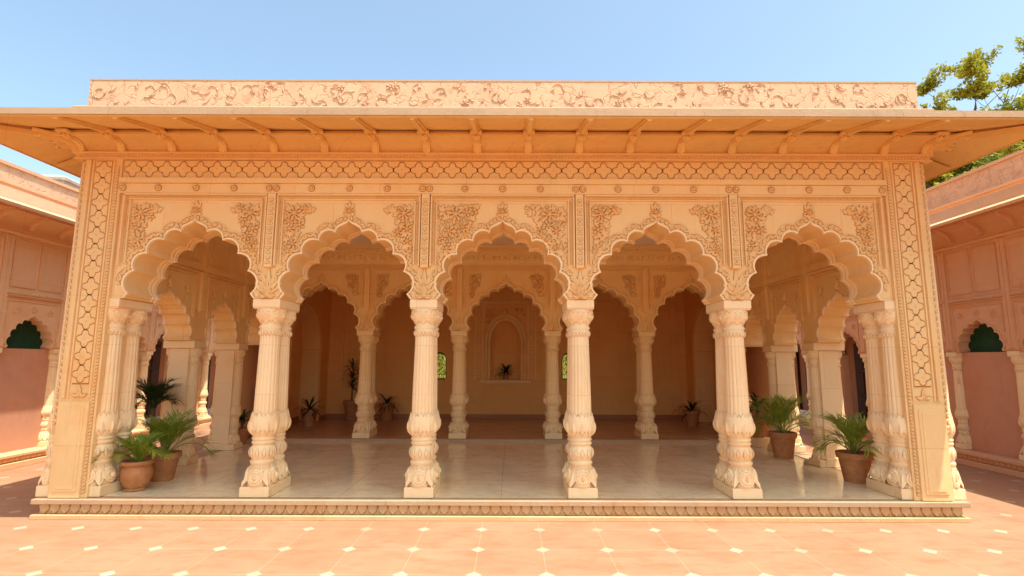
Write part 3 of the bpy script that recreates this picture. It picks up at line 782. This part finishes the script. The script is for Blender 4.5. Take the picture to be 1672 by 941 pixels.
# side walls of the front hall --------------------------------------------------------------
SVS = 2.335
def side(s):
    W = empty('side_wall', B0, parent=PV)
    def F(u, v, d): return (s*(6.03-d), u, v)
    ztop = 4.868
    bays = [(.70, 2.5, 1.50, .72), (2.5, 4.2, 3.35, .58), (4.2, 5.5, 4.93, .50)]
    for (a, b, c, hw) in bays:
        m = M(); ol = outline(hw, .87, 0, c, SVS); arch_wall(m, F, a, b, SVS, ztop, ol, .47); m.build('arch_panel', HALL, W, angle=30)
        m = M(); arch_band(m, F, outline(hw, .87, -.03, c, SVS), outline(hw, .87, .010, c, SVS), .024, -.02)
        arch_band(m, F, outline(hw, .87, -.03, c, SVS), outline(hw, .87, .012, c, SVS), -.43, -.485); m.build('arch_moulding', CREAM, W, angle=30)
        m = M(.007); palmette(m, F, c, SVS+.93, .15, .22, .03, 5); m.build('finial_carving', HALL, W, angle=30)
        for q in (-1,1):
            m = M(.007); m.flower(F, c+q*hw*.72, SVS+.98, .085, .028, 6); m.leaf(F, c+q*hw*.72, SVS+.9, -pi/2, .16, .07, .024); m.build('floral_carving', HALL, W, angle=30)
        m = M()
        for (z0, z1) in ((SVS+.45, 3.62), (3.92, 4.72)):
            e = hw + .06
            for t in (0, .045):
                for u0,u1,v0,v1 in ((c-e+t,c-e+t+.022,z0+t,z1-t),(c+e-t-.022,c+e-t,z0+t,z1-t),(c-e+t+.023,c+e-t-.023,z1-t-.022,z1-t)): m.fbox(F, u0,u1,v0,v1,-.01,.03-t*.3,.003)
        m.build('panel_frame', HALL, W)
    m = M(); m.fbox(F, .72, 5.45, 3.70, 3.86, -.01, .04, .008); m.fbox(F, .72, 5.45, 3.66, 3.699, -.01, .055, .008)
    m.fbox(F, .72, 5.45, 4.76, 4.866, -.01, .09, .02)
    for y in (2.5, 4.2): m.fbox(F, y-.07, y+.07, 2.9, 4.759, -.01, .05, .008)
    for y in (1.5, 2.5, 3.35, 4.2, 5.0): m.disc(F, y, 3.78, [(.04,.03),(.038,.065),(.02,.07)], 10)
    m.build('string_course', HALL, W)
    for y in (2.5, 4.2):
        P = empty('square_pillar', (s*6.27, y, 0), parent=W)
        m = M(); m.cbox(-.175,.175,-.15,.15,.16,2.18,.006); m.cbox(-.21,.21,-.20,.20,0,.17,.01); m.build('pier', CREAM, P)
        m = M(); m.cbox(-.30,.30,-.20,.20,2.182,2.334,.012); m.build('abacus', CREAM, P)
        for q in (-1, 1):
            for nm, me in (('column_base', BASE_ME), ('shaft', SHAFT_ME), ('capital', CAP_ME)):
                o = place(nm, me, P, (q*.20, 0, 0)); o.scale = (.62,.62,.797)
            m = M(); m.cbox(q*.20-.13, q*.20+.13, -.19,.19,0,.125,.01); m.build('plinth_block', CREAM, P)
side(-1); side(1)
# end strips joining front pillars to the side walls, above the openings
# rear hall -----------------------------------------------------------------------------------
def rear_side(s):
    def F(u, v, d): return (s*(6.0-d), u, v)
    W = empty('rear_side_wall', B0, parent=PV)
    n = 18; c, hw, vs, rise = 8.05, 1.15, 2.3, 1.35
    ol = [(c - hw*cos(pi*k/n), vs + rise*sin(pi*k/n)) for k in range(n+1)]
    poly_l = [(5.5+.62,.06)] + [(c-hw,.06)] + ol[:n//2+1] + [(c,4.868),(5.5+.62,4.868)]
    poly_r = [(c,4.868)] + ol[n//2:] + [(c+hw,.06),(10.0,.06),(10.0,4.868)]
    m = M()
    for p in (poly_l, poly_r): m.face([F(u,v,0) for u,v in p])
    e = [(c-hw,.06)] + ol + [(c+hw,.06)]
    rv = M(); rv.loops([[F(u,v,0) for u,v in e],[F(u,v,-.60) for u,v in e]], closed=False); rv.build('arch_reveal', HALL, W, angle=30)
    m.face([F(6.7,.0,-.598),F(9.4,.0,-.598),F(9.4,4.868,-.598),F(6.7,4.868,-.598)])
    m.build('plaster_wall', INNER, W, angle=30)
    m = M(); 
    ob = [(c - (hw+.09)*cos(pi*k/n), vs + (rise+.09)*sin(pi*k/n)) for k in range(n+1)]
    arch_band(m, F, [(c-hw-.09,.06)]+ob+[(c+hw+.09,.06)], [(c-hw+.01,.06)]+[(c-(hw-.01)*cos(pi*k/n), vs+(rise-.01)*sin(pi*k/n)) for k in range(n+1)]+[(c+hw-.01,.06)], .035, -.02)
    m.fbox(F, c-hw-.12, c-hw+.02, vs-.04, vs, -.58, .05, .006); m.fbox(F, c+hw-.02, c+hw+.12, vs-.04, vs, -.58, .05, .006)
    m.build('arch_moulding', INNER, W, angle=30)
    m = M(); m.fbox(F, 6.12, c-hw-.10, .06, .20, -.01, .03, .006); m.fbox(F, c+hw+.10, 9.97, .06, .20, -.01, .03, .006); m.fbox(F, c-hw+.02, c+hw-.02, .06,.2,-.61,-.57,.006); m.build('skirting', SKIRT, W)
    # outer skin
    m = M(); m.box(min(s*6.605,s*6.65),max(s*6.605,s*6.65),5.5,YB,0.0,5.06); m.build('outer_wall', WINGL, W)
rear_side(-1); rear_side(1)

BW = empty('back_wall', (0,10.0,-ZG), parent=PV)
def Fb(u, v, d): return (u, -d, v)
m = M(); nw, nb, nt_ = .52, 1.34, 3.30                           # niche
def pointed(hw, vs, top, n=12):
    R = [(hw*cos(pi/2*k/n), vs + (top-vs)*(sin(pi/2*k/n)**.9 if k < n else 1)) for k in range(n+1)]
    return [(-x, y) for x, y in R] [::1], R
def pointed_ol(c, hw, v0, vs, top, n=10):
    L = [(c-hw, v0)] + [(c - hw*(1-(k/n)**1.7), vs + (top-vs)*(1-(1-k/n)**1.9)) for k in range(n+1)]
    Rr = [(2*c-x, y) for x, y in L[::-1]]
    return L + Rr[1:]
NC = -.06
no = pointed_ol(NC, nw, nb, 2.55, 3.30)
WX = (-2.28, 2.06); wos = [pointed_ol(x, .24, 1.345, 2.0, 2.24) for x in WX]
mid = len(no)//2
# wall built of panels between openings
def panel(u0, u1, v0, v1): m.face([Fb(u0,v0,0),Fb(u1,v0,0),Fb(u1,v1,0),Fb(u0,v1,0)])
panel(-6.02, 6.02, .0, nb); 
edges = sorted([(WX[0], .24, wos[0], 1.345), (NC, nw, no, nb), (WX[1], .24, wos[1], 1.345)])
x = -6.02
for c, hw, ol, v0 in edges:
    panel(x, c-hw, nb, 4.868)
    h = len(ol)//2
    m.face([Fb(u,v,0) for u,v in ol[:h+1]] + [Fb(c,4.868,0), Fb(c-hw,4.868,0)])
    m.face([Fb(u,v,0) for u,v in ol[h:]] + [Fb(c+hw,4.868,0), Fb(c,4.868,0)])
    m.loops([[Fb(u,v,0) for u,v in ol],[Fb(u,v,-.28) for u,v in ol]])
    x = c+hw
panel(x, 6.02, nb, 4.868)
m.face([Fb(NC-nw-.1,nb-.05,-.28),Fb(NC+nw+.1,nb-.05,-.28),Fb(NC+nw+.1,3.4,-.28),Fb(NC-nw-.1,3.4,-.28)])
m.build('plaster_wall', INNER, BW, angle=30)
m = M(); m.box(-6.6,6.6,.285,.40,0,5.06); m.build('outer_wall', WINGL, BW)
NF = empty('niche', (0,0,0), parent=BW)
m = M(); arch_band(m, Fb, pointed_ol(NC, nw+.17, nb, 2.55, 3.52), pointed_ol(NC, nw+.10, nb, 2.55, 3.42), .085, -.01)
arch_band(m, Fb, pointed_ol(NC, nw+.08, nb, 2.55, 3.40), pointed_ol(NC, nw-.01, nb, 2.55, 3.29), .055, -.03)
for s in (-1,1):
    m.lathe((NC+s*(nw+.03), -.03, 0), [(nb,.05),(nb+.1,.05),(nb+.12,.035),(2.4,.03),(2.42,.05),(2.55,.055)], 12)
    a, b = sorted((NC+s*.72, NC+s*.80)); m.fbox(Fb, a, b, nb, 3.9, -.01, .03, .005)
    a, b = sorted((NC+s*.98, NC+s*1.04)); m.fbox(Fb, a, b, nb, 3.9, -.01, .03, .005)
    vine(m, Fb, (NC+s*.89, nb+.05), (NC+s*.89, 3.85), .12, .10, .022)
    spray(m, Fb, NC+s*.68, 3.75, .34, .5, -s, 60+s)
m.fbox(Fb, NC-1.04, NC+1.04, 3.902, 3.97, -.01, .04, .006)
palmette(m, Fb, NC, 3.53, .2, .25, .03, 7)
m.build('niche_frame', HALL, NF, angle=30)
m = M(); m.fbox(Fb, NC-.86, NC+.86, 1.20, 1.335, -.02, .10, .012); m.fbox(Fb, NC-.78, NC+.78, 1.15, 1.199, -.02, .06, .01); m.build('sill', HALL, NF)
m = M()                                                           # plaster panel mouldings
def frame(u0,u1,v0,v1,w=.02,d=.022):
    m.fbox(Fb,u0,u0+w,v0,v1,-.01,d,.003); m.fbox(Fb,u1-w,u1,v0,v1,-.01,d,.003); m.fbox(Fb,u0+w+.001,u1-w-.001,v1-w,v1,-.01,d,.003); m.fbox(Fb,u0+w+.001,u1-w-.001,v0,v0+w,-.01,d,.003)
for s in (-1,1):
    for a,b in ((1.12,1.9),(2.75,3.85),(4.05,5.35)):
        u0,u1 = sorted((s*a,s*b)); 
        if a > 2: frame(u0,u1,1.40,2.72); frame(u0+.09,u1-.09,1.50,2.62,.014,.015)
        frame(u0,u1,2.82,4.0)
    a,b = sorted((s*5.5,s*5.75)); m.fbox(Fb,a,b,.2,4.3,-.01,.04,.006); vine(m, lambda u,v,d: Fb(u,v,d+.04),(s*5.625,.9),(s*5.625,4.2),.14,.11,.02)
for u0,u1 in ((-5.47,NC-.9),(NC+.9,5.47)): m.fbox(Fb,u0,u1,1.285,1.33,-.01,.02,.005)
m.build('panel_mouldings', INNER, BW, angle=30)
m = M(); m.fbox(Fb,-5.98,5.98,.06,.21,-.01,.03,.006); m.build('skirting', SKIRT, BW)
for c, ol in zip(WX, wos):
    Wn = empty('window', (c,.12,0), parent=BW)
    def Fw(u, v, d, c=c): return (u-c, -d, v)
    m = M(); m.face([Fw(u,v,0) for u,v in ol]); m.build('pane', GLASS, Wn, smooth=False)
    m = M(); arch_band(m, Fw, ol, pointed_ol(c,.205,1.375,2.0,2.19), .04, -.01)
    m.fbox(Fw, c-.205, c+.205, 1.345, 1.375, -.01, .04)
    pin = pointed_ol(c,.205,1.375,2.0,2.19)
    R = random.Random(5)
    for k in range(12):
        a = 2*pi*k/12; m.ridge(Fw, [(c,1.82),(c+.2*cos(a)*.98, 1.82+.34*sin(a))], .012, .012)
    for r in (.06,.12,.18): m.ridge(Fw, [(c+r*cos(2*pi*k/24), 1.82+1.5*r*sin(2*pi*k/24)) for k in range(25)], .011, .012)
    m.fbox(Fw, c-.2,c+.2,1.50,1.515,-.01,.012)
    for k in range(1,6): m.fbox(Fw, c-.2+k*.4/6-.005, c-.2+k*.4/6+.005, 1.375,1.5,-.01,.012)
    m.build('frame', LEAD, Wn)
    m = M(); arch_band(m, lambda u,v,d: (u-c,-.12-d,v), pointed_ol(c,.36,1.40,2.02,2.42), pointed_ol(c,.33,1.40,2.02,2.38), .018, -.01); m.build('hood_moulding', INNER, Wn)

# ================================================================== COURTYARD WINGS
def wing(s, label, wall, para, panelm, y_pink, pz, roof):
    XW = 10.5; pit = 1.57; y0 = 3.02 - 5*pit; nb_ = 15; y1 = y0 + nb_*pit
    W = empty('courtyard_wing', (s*XW, y0, ZG), label, 'palace wing')
    off = Vector((-s*XW, -y0, -ZG))                              # world -> part
    def F(u, v, d): return (s*(XW-d), u, v)
    def bld(m, name, mat, par=W, **k):
        return m.build(name, mat, par, off if par is W else (0,0,0), **k)
    Pn = empty('plinth', off, parent=W)
    m = M(); m.fbox(F, y0, y1, -.06, .0, -.2, .32, .008); bld(m, 'cap_course', wall, Pn)
    m = M(); m.fbox(F, y0, y1, -.16, -.062, -.2, .25)
    k0 = int((y1-y0)/.13)
    for k in range(k0): m.leaf(lambda u,v,d: F(u,v,d+.25), y0+(k+.5)*.13, -.065, -pi/2, .09, .115, .025, 4, 0, 1.2)
    bld(m, 'lotus_band', wall, Pn, angle=30)
    m = M(); m.fbox(F, y0, y1, -.282, -.162, -.2, .36, .008); bld(m, 'base_course', wall, Pn)
    VW, hw = 2.20, .575
    first = None
    for k in range(nb_):
        c = y0 + (k+.5)*pit
        if first is None:
            A = empty('arch', off + Vector((0,c,0)), parent=W)
            m = M(); ol = outline(hw, .72, 0, 0, VW); arch_wall(m, F, -pit/2, pit/2, VW, 3.30, ol, .30); m.build('arch_panel', wall, A, angle=30)
            m = M(); arch_band(m, F, outline(hw,.72,-.03,0,VW), outline(hw,.72,.01,0,VW), .02, -.02); m.build('arch_moulding', wall, A, angle=30)
            m = M(); 
            for u, v, r in ((-.42,3.02,.085),(.42,3.02,.085),(0,3.07,.085)): m.disc(F,u,v,[(r,0),(r*.95,.012)],16); m.flower(lambda a,b,d: F(a,b,d+.01),u,v,r*.92,.02,8)
            m.build('rosettes', wall, A, angle=30)
            m = M()
            for q in (-1,1):
                a,b = sorted((q*.62,q*.64)); m.fbox(F,a,b,2.6,3.2,-.01,.02,.003)
                m.fbox(F, min(q*pit/2, q*(pit/2-.09)), max(q*pit/2, q*(pit/2-.09)), 2.25, 4.58, -.01, .035, .006)
                palmette(m, lambda a_,b_,d: F(a_,b_,d), q*.69, 2.22, .16, .3, .03, 5)
            m.fbox(F,-.64,.64,3.2,3.22,-.01,.02,.003)
            m.fbox(F,-.694,.694,3.30,3.335,-.01,.06,.008); m.fbox(F,-.694,.694,3.336,3.42,-.01,.035,.006); rope(m, lambda a,b,d: F(a,b,d+.035),(-.68,3.38),(.68,3.38),.06,.06,.012,.7)
            m.disc(lambda a,b,d: F(a,b,d+.035), -.72, 3.38, [(.035,0),(.03,.02),(.012,.024)], 9); m.disc(lambda a,b,d: F(a,b,d+.035), 0, 3.38, [(.03,0),(.026,.02),(.012,.024)], 9)
            m.build('mouldings', wall, A, angle=30)
            m = M(); m.fbox(F,-pit/2,pit/2,3.302,4.60,-.25,.0)
            for u0,u1 in ((-.66,-.03),(.03,.66)):
                for t in (0,):
                    m.fbox(F,u0,u0+.02,3.50,4.52,-.01,.022,.003); m.fbox(F,u1-.02,u1,3.50,4.52,-.01,.022,.003); m.fbox(F,u0+.021,u1-.021,4.50,4.52,-.01,.022,.003); m.fbox(F,u0+.021,u1-.021,3.50,3.52,-.01,.022,.003)
            m.build('upper_panel', wall, A)
            first = A
        else: copy_tree(first, W, off + Vector((0,c,0)))
        if c < y_pink:
            m = M(); m.fbox(F, c-.70, c+.70, .0, 2.19, -.45, -.12); bld(m, 'infill_panel', panelm)
            m = M(); m.fbox(F, c-.70, c+.70, 2.192, 3.1, -.45, -.25); bld(m, 'tympanum', GREEN)
        else:
            m = M(); m.fbox(F, c-.5, c+.5, .0, 2.6, -1.62, -1.52, .02)
            for q in (-.46,.02):
                for v in (.1,.9,1.7): m.fbox(F, c+q, c+q+.44, v, v+.72, -1.53, -1.49, .02)
            bld(m, 'door', WOOD)
    for k in range(nb_+1):
        y = y0 + k*pit
        c = single_column(W, 0, 0, 0, .66, .762); c.location = off + Vector((s*(XW+.11), y, 0))
        m = M(); m.fbox(F, y-.13, y+.13, .0, 2.19, -.45, -.20); bld(m, 'pier', wall)
    m = M(); m.fbox(F, y0, y1, .0, 4.9, -1.8, -1.62); m.fbox(F, y0, y1, 4.0, 4.1, -1.62, -.2)
    m.box(min(s*(XW+.45),s*(XW+1.8)),max(s*(XW+.45),s*(XW+1.8)), y_pink-.75, y_pink-.65, 0, 4.0); m.fbox(F, y0-.1, y0, 0, 5, -1.8, -.25); m.fbox(F, y1, y1+.1, 0, 5, -1.8, -.25)
    bld(m, 'inner_wall', SKIRT)
    # cornice, cove, eave, parapet as extruded sections
    def sect(prof, name, mat, **k):
        m = M(); m.loops([[F(y,z,d) for d,z in prof] for y in (y0-.15,y1+.15)], True, True); bld(m, name, mat, **k)
    sect([(-.2,4.60),(.05,4.60),(.07,4.63),(.07,4.66),(.04,4.68),(.04,4.74),(-.2,4.74)], 'cornice', wall)
    cv = [(.03 + .34*(1-cos(pi/2*k/6)), 4.74 + .30*sin(pi/2*k/6)) for k in range(7)]
    sect([(-.2,4.74)] + cv + [(.37,5.09),(-.2,5.09)], 'cove', wall, angle=50)
    sect([(-.2,5.10),(.40,5.10),(.88,4.955),(.88,4.935),(.95,4.935),(.965,4.985),(.84,5.06),(.78,5.065),(.74,5.32),(-.2,5.36)], 'eave', roof)
    sect([(-.2,5.36),(.30,5.362),(.30,5.52),(.34,5.53),(.34,5.58),(.05,5.60),(-.2,5.60)], 'roof_moulding', roof)
    sect([(-.3,5.60),(.05,5.602),(.05,pz),(-.3,pz)], 'parapet', para)
    sect([(-.34,pz+.002),(.09,pz+.002),(.09,pz+.07),(-.34,pz+.07)], 'coping', roof)
    m = M(); m.fbox(F, y0, y1, 5.2, 5.5, -3.2, -.2); bld(m, 'roof_slab', wall)
    pr = M(); a = [(.03,4.745),(.09,4.75),(.11,4.80),(.15,4.87),(.22,4.92),(.30,4.95),(.36,5.0),(.38,5.085),(.03,5.085)]
    pr.loops([[F(x,z,d) for d,z in a] for x in (-.045,.045)], True, True); bme = pr.mesh('bracket', wall)
    for k in range(nb_*2):
        place('bracket', bme, W, off + Vector((0, y0+(k+.5)*pit/2, 0)))
    return W
wing(-1, 'sunny peach arcade wing on the left with pink panels under green arch heads', WINGL, PARA, PINK, 6.1, 5.99, WROOF)
wing(1, 'shaded pink arcade wing on the right with terracotta panels under green arch heads', WINGR, PARAR, PINK, 6.1, 6.15, WINGR)

# small grey box on the left wing roof
m = M(); m.loops([[(x*k,y*k,z) for x,y in ((-.4,-.3),(.4,-.3),(.4,.3),(-.4,.3))] for z,k in ((0,.92),(.80,.92),(.80,1.05),(.86,1.05),(.94,.8))], True, True)
o = m.build('rooftop_tank', GREY, None, (-11.2,4.75,5.5), .1); o['label'] = 'small grey box showing above the left wing parapet'; o['category'] = 'roof tank'

# ================================================================== POTTED PLANTS
def pot_mesh(r, h, kind=0):
    m = M()
    if kind == 0: p = [(0,.62*r),(.03*h,.70*r),(.08*h,.70*r),(.10*h,.62*r),(.22*h,.80*r),(.42*h,.96*r),(.58*h,1.0*r),(.72*h,.95*r),(.82*h,.84*r),(.86*h,.92*r),(.90*h,1.04*r),(.97*h,1.05*r),(h,1.0*r),(h,.88*r),(.88*h,.84*r)]
    else: p = [(0,.66*r),(.05*h,.68*r),(.78*h,.90*r),(.80*h,1.0*r),(.97*h,1.04*r),(h,1.0*r),(h,.9*r),(.88*h,.86*r)]
    m.lathe((0,0,0), p, 40, None, True); return m
def palm_fronds(m, R, n, L, z0, spread, leafL, leafW, droop=1.5):
    for k in range(n):
        az = 2*pi*k/n*1.618*2 + R.uniform(-.3,.3); el = R.uniform(.75, 1.4) if k > n*.4 else R.uniform(1.2,1.52)
        l = L*R.uniform(.75,1.1); p = Vector((R.uniform(-.04,.04),R.uniform(-.04,.04),z0)); ang = el; pts = [p.copy()]
        ns = 12
        for j in range(ns):
            ang -= droop*R.uniform(.08,.15)*(j/ns+.25)*(1.2 if el < 1.2 else .8)
            p = p + Vector((cos(az)*cos(ang), sin(az)*cos(ang), sin(ang)))*l/ns; pts.append(p.copy())
        m.tube(pts, [.008*(1-.8*j/ns)+.0015 for j in range(ns+1)], 4)
        for j in range(3*4, ns*4):
            t = j/4; i = int(t); f = t-i; q = pts[i].lerp(pts[i+1], f); d = (pts[i+1]-pts[i]).normalized()
            sd = d.cross(Vector((0,0,1)));
            if sd.length < .05: sd = Vector((cos(az+1.57),sin(az+1.57),0))
            sd.normalize(); up = sd.cross(d)
            tt = j/(ns*4); ll = leafL*(.55+.75*sin(pi*min(1,tt*.95)))*R.uniform(.8,1.1)*(1 if tt < .9 else .7)
            s = 1 if j % 2 else -1
            dirv = (d*R.uniform(.9,1.3) + sd*s*R.uniform(.45,.8) + up*R.uniform(.05,.35)).normalized()
            w = up.cross(dirv).normalized()*leafW*.5
            a = q; b = q + dirv*ll*.5 + Vector((0,0,-.02*ll)); c = q + dirv*ll + Vector((0,0,-.14*ll))
            i0 = m.add([a - w*.4, a + w*.4, b + w, b - w, c])
            m.f += [(i0,i0+1,i0+2,i0+3), (i0+3,i0+2,i0+4)]
def spiky(m, R, n, L, z0, W=.048):
    for k in range(n):
        az = k*2.399 + R.uniform(-.2,.2); el = R.uniform(.15,1.45); l = L*R.uniform(.7,1.1); p = Vector((0,0,z0+R.uniform(-.05,.08))); ang = el
        rows = []; ns = 6
        for j in range(ns+1):
            w = W*.5*sin(pi*(.12+.88*j/ns))**.7; sd = Vector((-sin(az),cos(az),0))
            rows.append((p-sd*w, p+sd*w)); ang -= .16+.1*j/ns; p = p + Vector((cos(az)*cos(ang),sin(az)*cos(ang),sin(ang)))*l/ns
        i0 = m.add([q for r in rows for q in r])
        for j in range(ns): m.f.append((i0+2*j,i0+2*j+1,i0+2*j+3,i0+2*j+2))
def plant(label, loc, r, h, style, size, seed, kind=0, mat=None, n=16, trunk=0, pedestal=0):
    R = random.Random(seed)
    T = empty('potted_plant', loc, label, 'potted plant', None, R.random()*6)
    if pedestal:
        m = M(); m.cbox(-.2,.2,-.2,.2,0,pedestal,.012); m.build('pedestal', CREAM, T)
    z = pedestal
    pot_mesh(r,h,kind).build('pot', TERRA, T, (0,0,z), angle=50)
    m = M(); m.lathe((0,0,0), [(h*.85,.86*r),(h*.92,.3*r)], 20); m.build('soil', SOIL, T, (0,0,z))
    z0 = h*.9
    if trunk:
        m = M(); m.tube([(0,0,h*.85),(.02,.01,h+trunk*.5),(0,0,h+trunk)],[.03,.026,.024],8); m.build('stem', BARK, T, (0,0,z)); z0 = h+trunk
    m = M()
    if style == 'palm': palm_fronds(m, R, n, size, z0, 1, size*.42, .016)
    elif style == 'spike': spiky(m, R, n, size, z0)
    else:
        for q in range(3): spiky(m, R, n//2, size*.75, z0 + q*size*.5 - size*.2)
    m.build('foliage', mat or PALM, T, (0,0,z), recalc=False)
    return T
plant('low bright green palm in a bulging terracotta pot, nearest the left corner pillar', (-5.57,.42,0), .215, .44, 'palm', .56, 1, 0, None, 18)
plant('tall green palm in a terracotta pot close behind the low palm on the left', (-5.62,1.12,0), .25, .44, 'palm', .85, 2, 1, None, 20)
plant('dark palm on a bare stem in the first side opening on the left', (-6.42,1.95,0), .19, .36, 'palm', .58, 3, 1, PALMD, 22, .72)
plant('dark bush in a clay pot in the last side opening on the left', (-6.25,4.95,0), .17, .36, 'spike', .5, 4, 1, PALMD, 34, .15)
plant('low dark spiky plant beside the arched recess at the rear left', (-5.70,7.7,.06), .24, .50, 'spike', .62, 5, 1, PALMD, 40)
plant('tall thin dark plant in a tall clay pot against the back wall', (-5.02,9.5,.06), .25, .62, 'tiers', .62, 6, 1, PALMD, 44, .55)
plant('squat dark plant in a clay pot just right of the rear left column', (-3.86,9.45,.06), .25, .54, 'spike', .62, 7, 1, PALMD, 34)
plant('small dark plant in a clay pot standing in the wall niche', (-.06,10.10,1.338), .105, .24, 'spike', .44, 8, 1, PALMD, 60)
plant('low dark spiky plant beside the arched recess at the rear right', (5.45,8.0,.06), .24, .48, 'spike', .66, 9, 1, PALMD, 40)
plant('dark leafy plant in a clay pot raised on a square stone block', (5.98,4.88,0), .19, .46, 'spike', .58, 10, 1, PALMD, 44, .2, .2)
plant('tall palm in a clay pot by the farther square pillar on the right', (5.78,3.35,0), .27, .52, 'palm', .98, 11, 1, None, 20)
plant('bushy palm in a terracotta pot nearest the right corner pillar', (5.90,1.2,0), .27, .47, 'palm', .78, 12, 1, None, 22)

# ================================================================== TREES
def tree(label, loc, seed, H, rad, zc, rz, nleaf, mat, lsz=.16, xmin=-99):
    R = random.Random(seed); T = empty('tree', loc, label, 'tree', 'trees behind the right wing')
    m = M(); tips = []
    m.tube([(0,0,0),(.1,0,H*.25),(.0,.1,H*.45)], [.32,.24,.2], 10)
    def branch(p, d, l, r, lev):
        if p.x + d.x*l < xmin: return
        pts = [p]; q = p.copy(); dd = d.copy()
        for k in range(4):
            dd = (dd + Vector((R.uniform(-.25,.25),R.uniform(-.25,.25),R.uniform(-.05,.22)))).normalized(); q = q + dd*l/4; pts.append(q.copy())
        m.tube(pts, [r*(1-.15*k) for k in range(5)], 6 if lev < 2 else 4)
        if lev >= 3:
            if q.x > xmin and R.random() < .92: tips.append((q, dd))
            return
        for k in range(3 if lev else 4):
            a = R.random()*6.28; nd = (dd*.75 + Vector((cos(a),sin(a),R.uniform(-.1,.6)))*.75).normalized()
            branch(pts[R.choice((2,3,4))], nd, l*R.uniform(.55,.75), r*.5, lev+1)
    for k in range(12):
        a = 2*pi*k/12 + R.uniform(-.3,.3); el = R.uniform(.35,1.2)
        branch(Vector((0,.05,H*R.uniform(.3,.45))), Vector((cos(a)*cos(el),sin(a)*cos(el),sin(el))), rad*R.uniform(.62,.85), .13, 0)
    m.build('trunk', BARK, T)
    c = M(); m2 = M()
    per = max(1, nleaf//len(tips))
    for q, d in tips:
        tw = [(dd_, R.uniform(.35,.85)) for dd_ in [(d*.6 + Vector((R.uniform(-1,1),R.uniform(-1,1),R.uniform(-.15,.75)))).normalized() for _ in range(8)]]
        for dd_, L_ in tw: m2.tube([q, q+dd_*L_*.5, q+dd_*L_], [.012,.008,.004], 3)
        for k in range(int(per*R.uniform(.5,1.5))):
            dd_, L_ = R.choice(tw); p = q + dd_*L_*R.uniform(.15,1.05) + Vector((R.gauss(0,.075),R.gauss(0,.075),R.gauss(0,.055)))
            n = Vector((R.uniform(-1,1),R.uniform(-1,1),R.uniform(.0,1.2))).normalized(); a = n.orthogonal().normalized(); a.rotate(__import__('mathutils').Quaternion(n, R.random()*6.28)); b = n.cross(a)
            l = lsz*R.uniform(.6,1.2); w = l*.26
            i0 = c.add([p-a*l*.5, p+b*w, p+a*l*.5, p-b*w]); c.f.append((i0,i0+1,i0+2,i0+3))
    c.build('crown', mat, T, smooth=False, recalc=False); m2.build('twigs', BARK, T)
    return T
tree('feathery yellow green tree rising above the right end of the parapet', (16.1,11.5,ZG), 4, 7.0, 6.4, 8, 1, 190000, TREEL, .135, -2.5)
tree('darker green tree showing low between the eave and the right wing', (17.6,10.2,ZG), 9, 7.4, 4.9, 5, 1, 110000, TREED, .14, -3.4)

# ================================================================== LIGHT, SKY, CAMERA
w = bpy.data.worlds.new('World'); sc.world = w; w.use_nodes = True
nt = w.node_tree; bg = nt.nodes['Background']; sky = nt.nodes.new('ShaderNodeTexSky'); sky.sky_type = 'NISHITA'; sky.sun_disc = False
sky.sun_elevation = math.asin(SUN.z); sky.sun_rotation = atan2(SUN.x, SUN.y); sky.altitude = 200; sky.air_density = 1.0; sky.dust_density = 3.0; sky.ozone_density = .3
nt.links.new(mix(nt, 1.0, sky.outputs[0], (.97,1.01,.91), 'MULTIPLY'), bg.inputs['Color']); bg.inputs['Strength'].default_value = .13
ld = bpy.data.lights.new('sun', 'SUN'); ld.energy = 2.8; ld.angle = radians(.5); ld.color = (1,.93,.82)
lo = bpy.data.objects.new('sun', ld); COL.objects.link(lo); lo.rotation_euler = SUN.to_track_quat('Z','Y').to_euler(); lo.location = (10,-10,30)

cd = bpy.data.cameras.new('camera'); co = bpy.data.objects.new('camera', cd); COL.objects.link(co)
cd.sensor_width = 36; cd.lens = 36*867.4/1672; cd.clip_end = 2000; cd.clip_start = .05
from mathutils import Matrix
pitch, yaw, roll = .1357, .0, .0035
f = Vector((sin(yaw)*cos(pitch), cos(yaw)*cos(pitch), sin(pitch))); r = Vector((cos(yaw),-sin(yaw),0)); u = r.cross(f)
r2 = r*cos(roll) + u*sin(roll); u2 = -r*sin(roll) + u*cos(roll)
co.matrix_world = Matrix(((r2.x,u2.x,-f.x,.15),(r2.y,u2.y,-f.y,-8.0),(r2.z,u2.z,-f.z,1.97),(0,0,0,1)))
sc.camera = co

sc.render.engine = 'CYCLES'
cy = sc.cycles; cy.max_bounces = 12; cy.diffuse_bounces = 12; cy.glossy_bounces = 4; cy.use_denoising = True; cy.caustics_reflective = False; cy.caustics_refractive = False
try: cy.denoiser = 'OPENIMAGEDENOISE'
except Exception: pass
vs_ = sc.view_settings; vs_.view_transform = 'Standard'; vs_.look = 'None'; vs_.exposure = 1.37; vs_.gamma = 1; vs_.use_curve_mapping = False
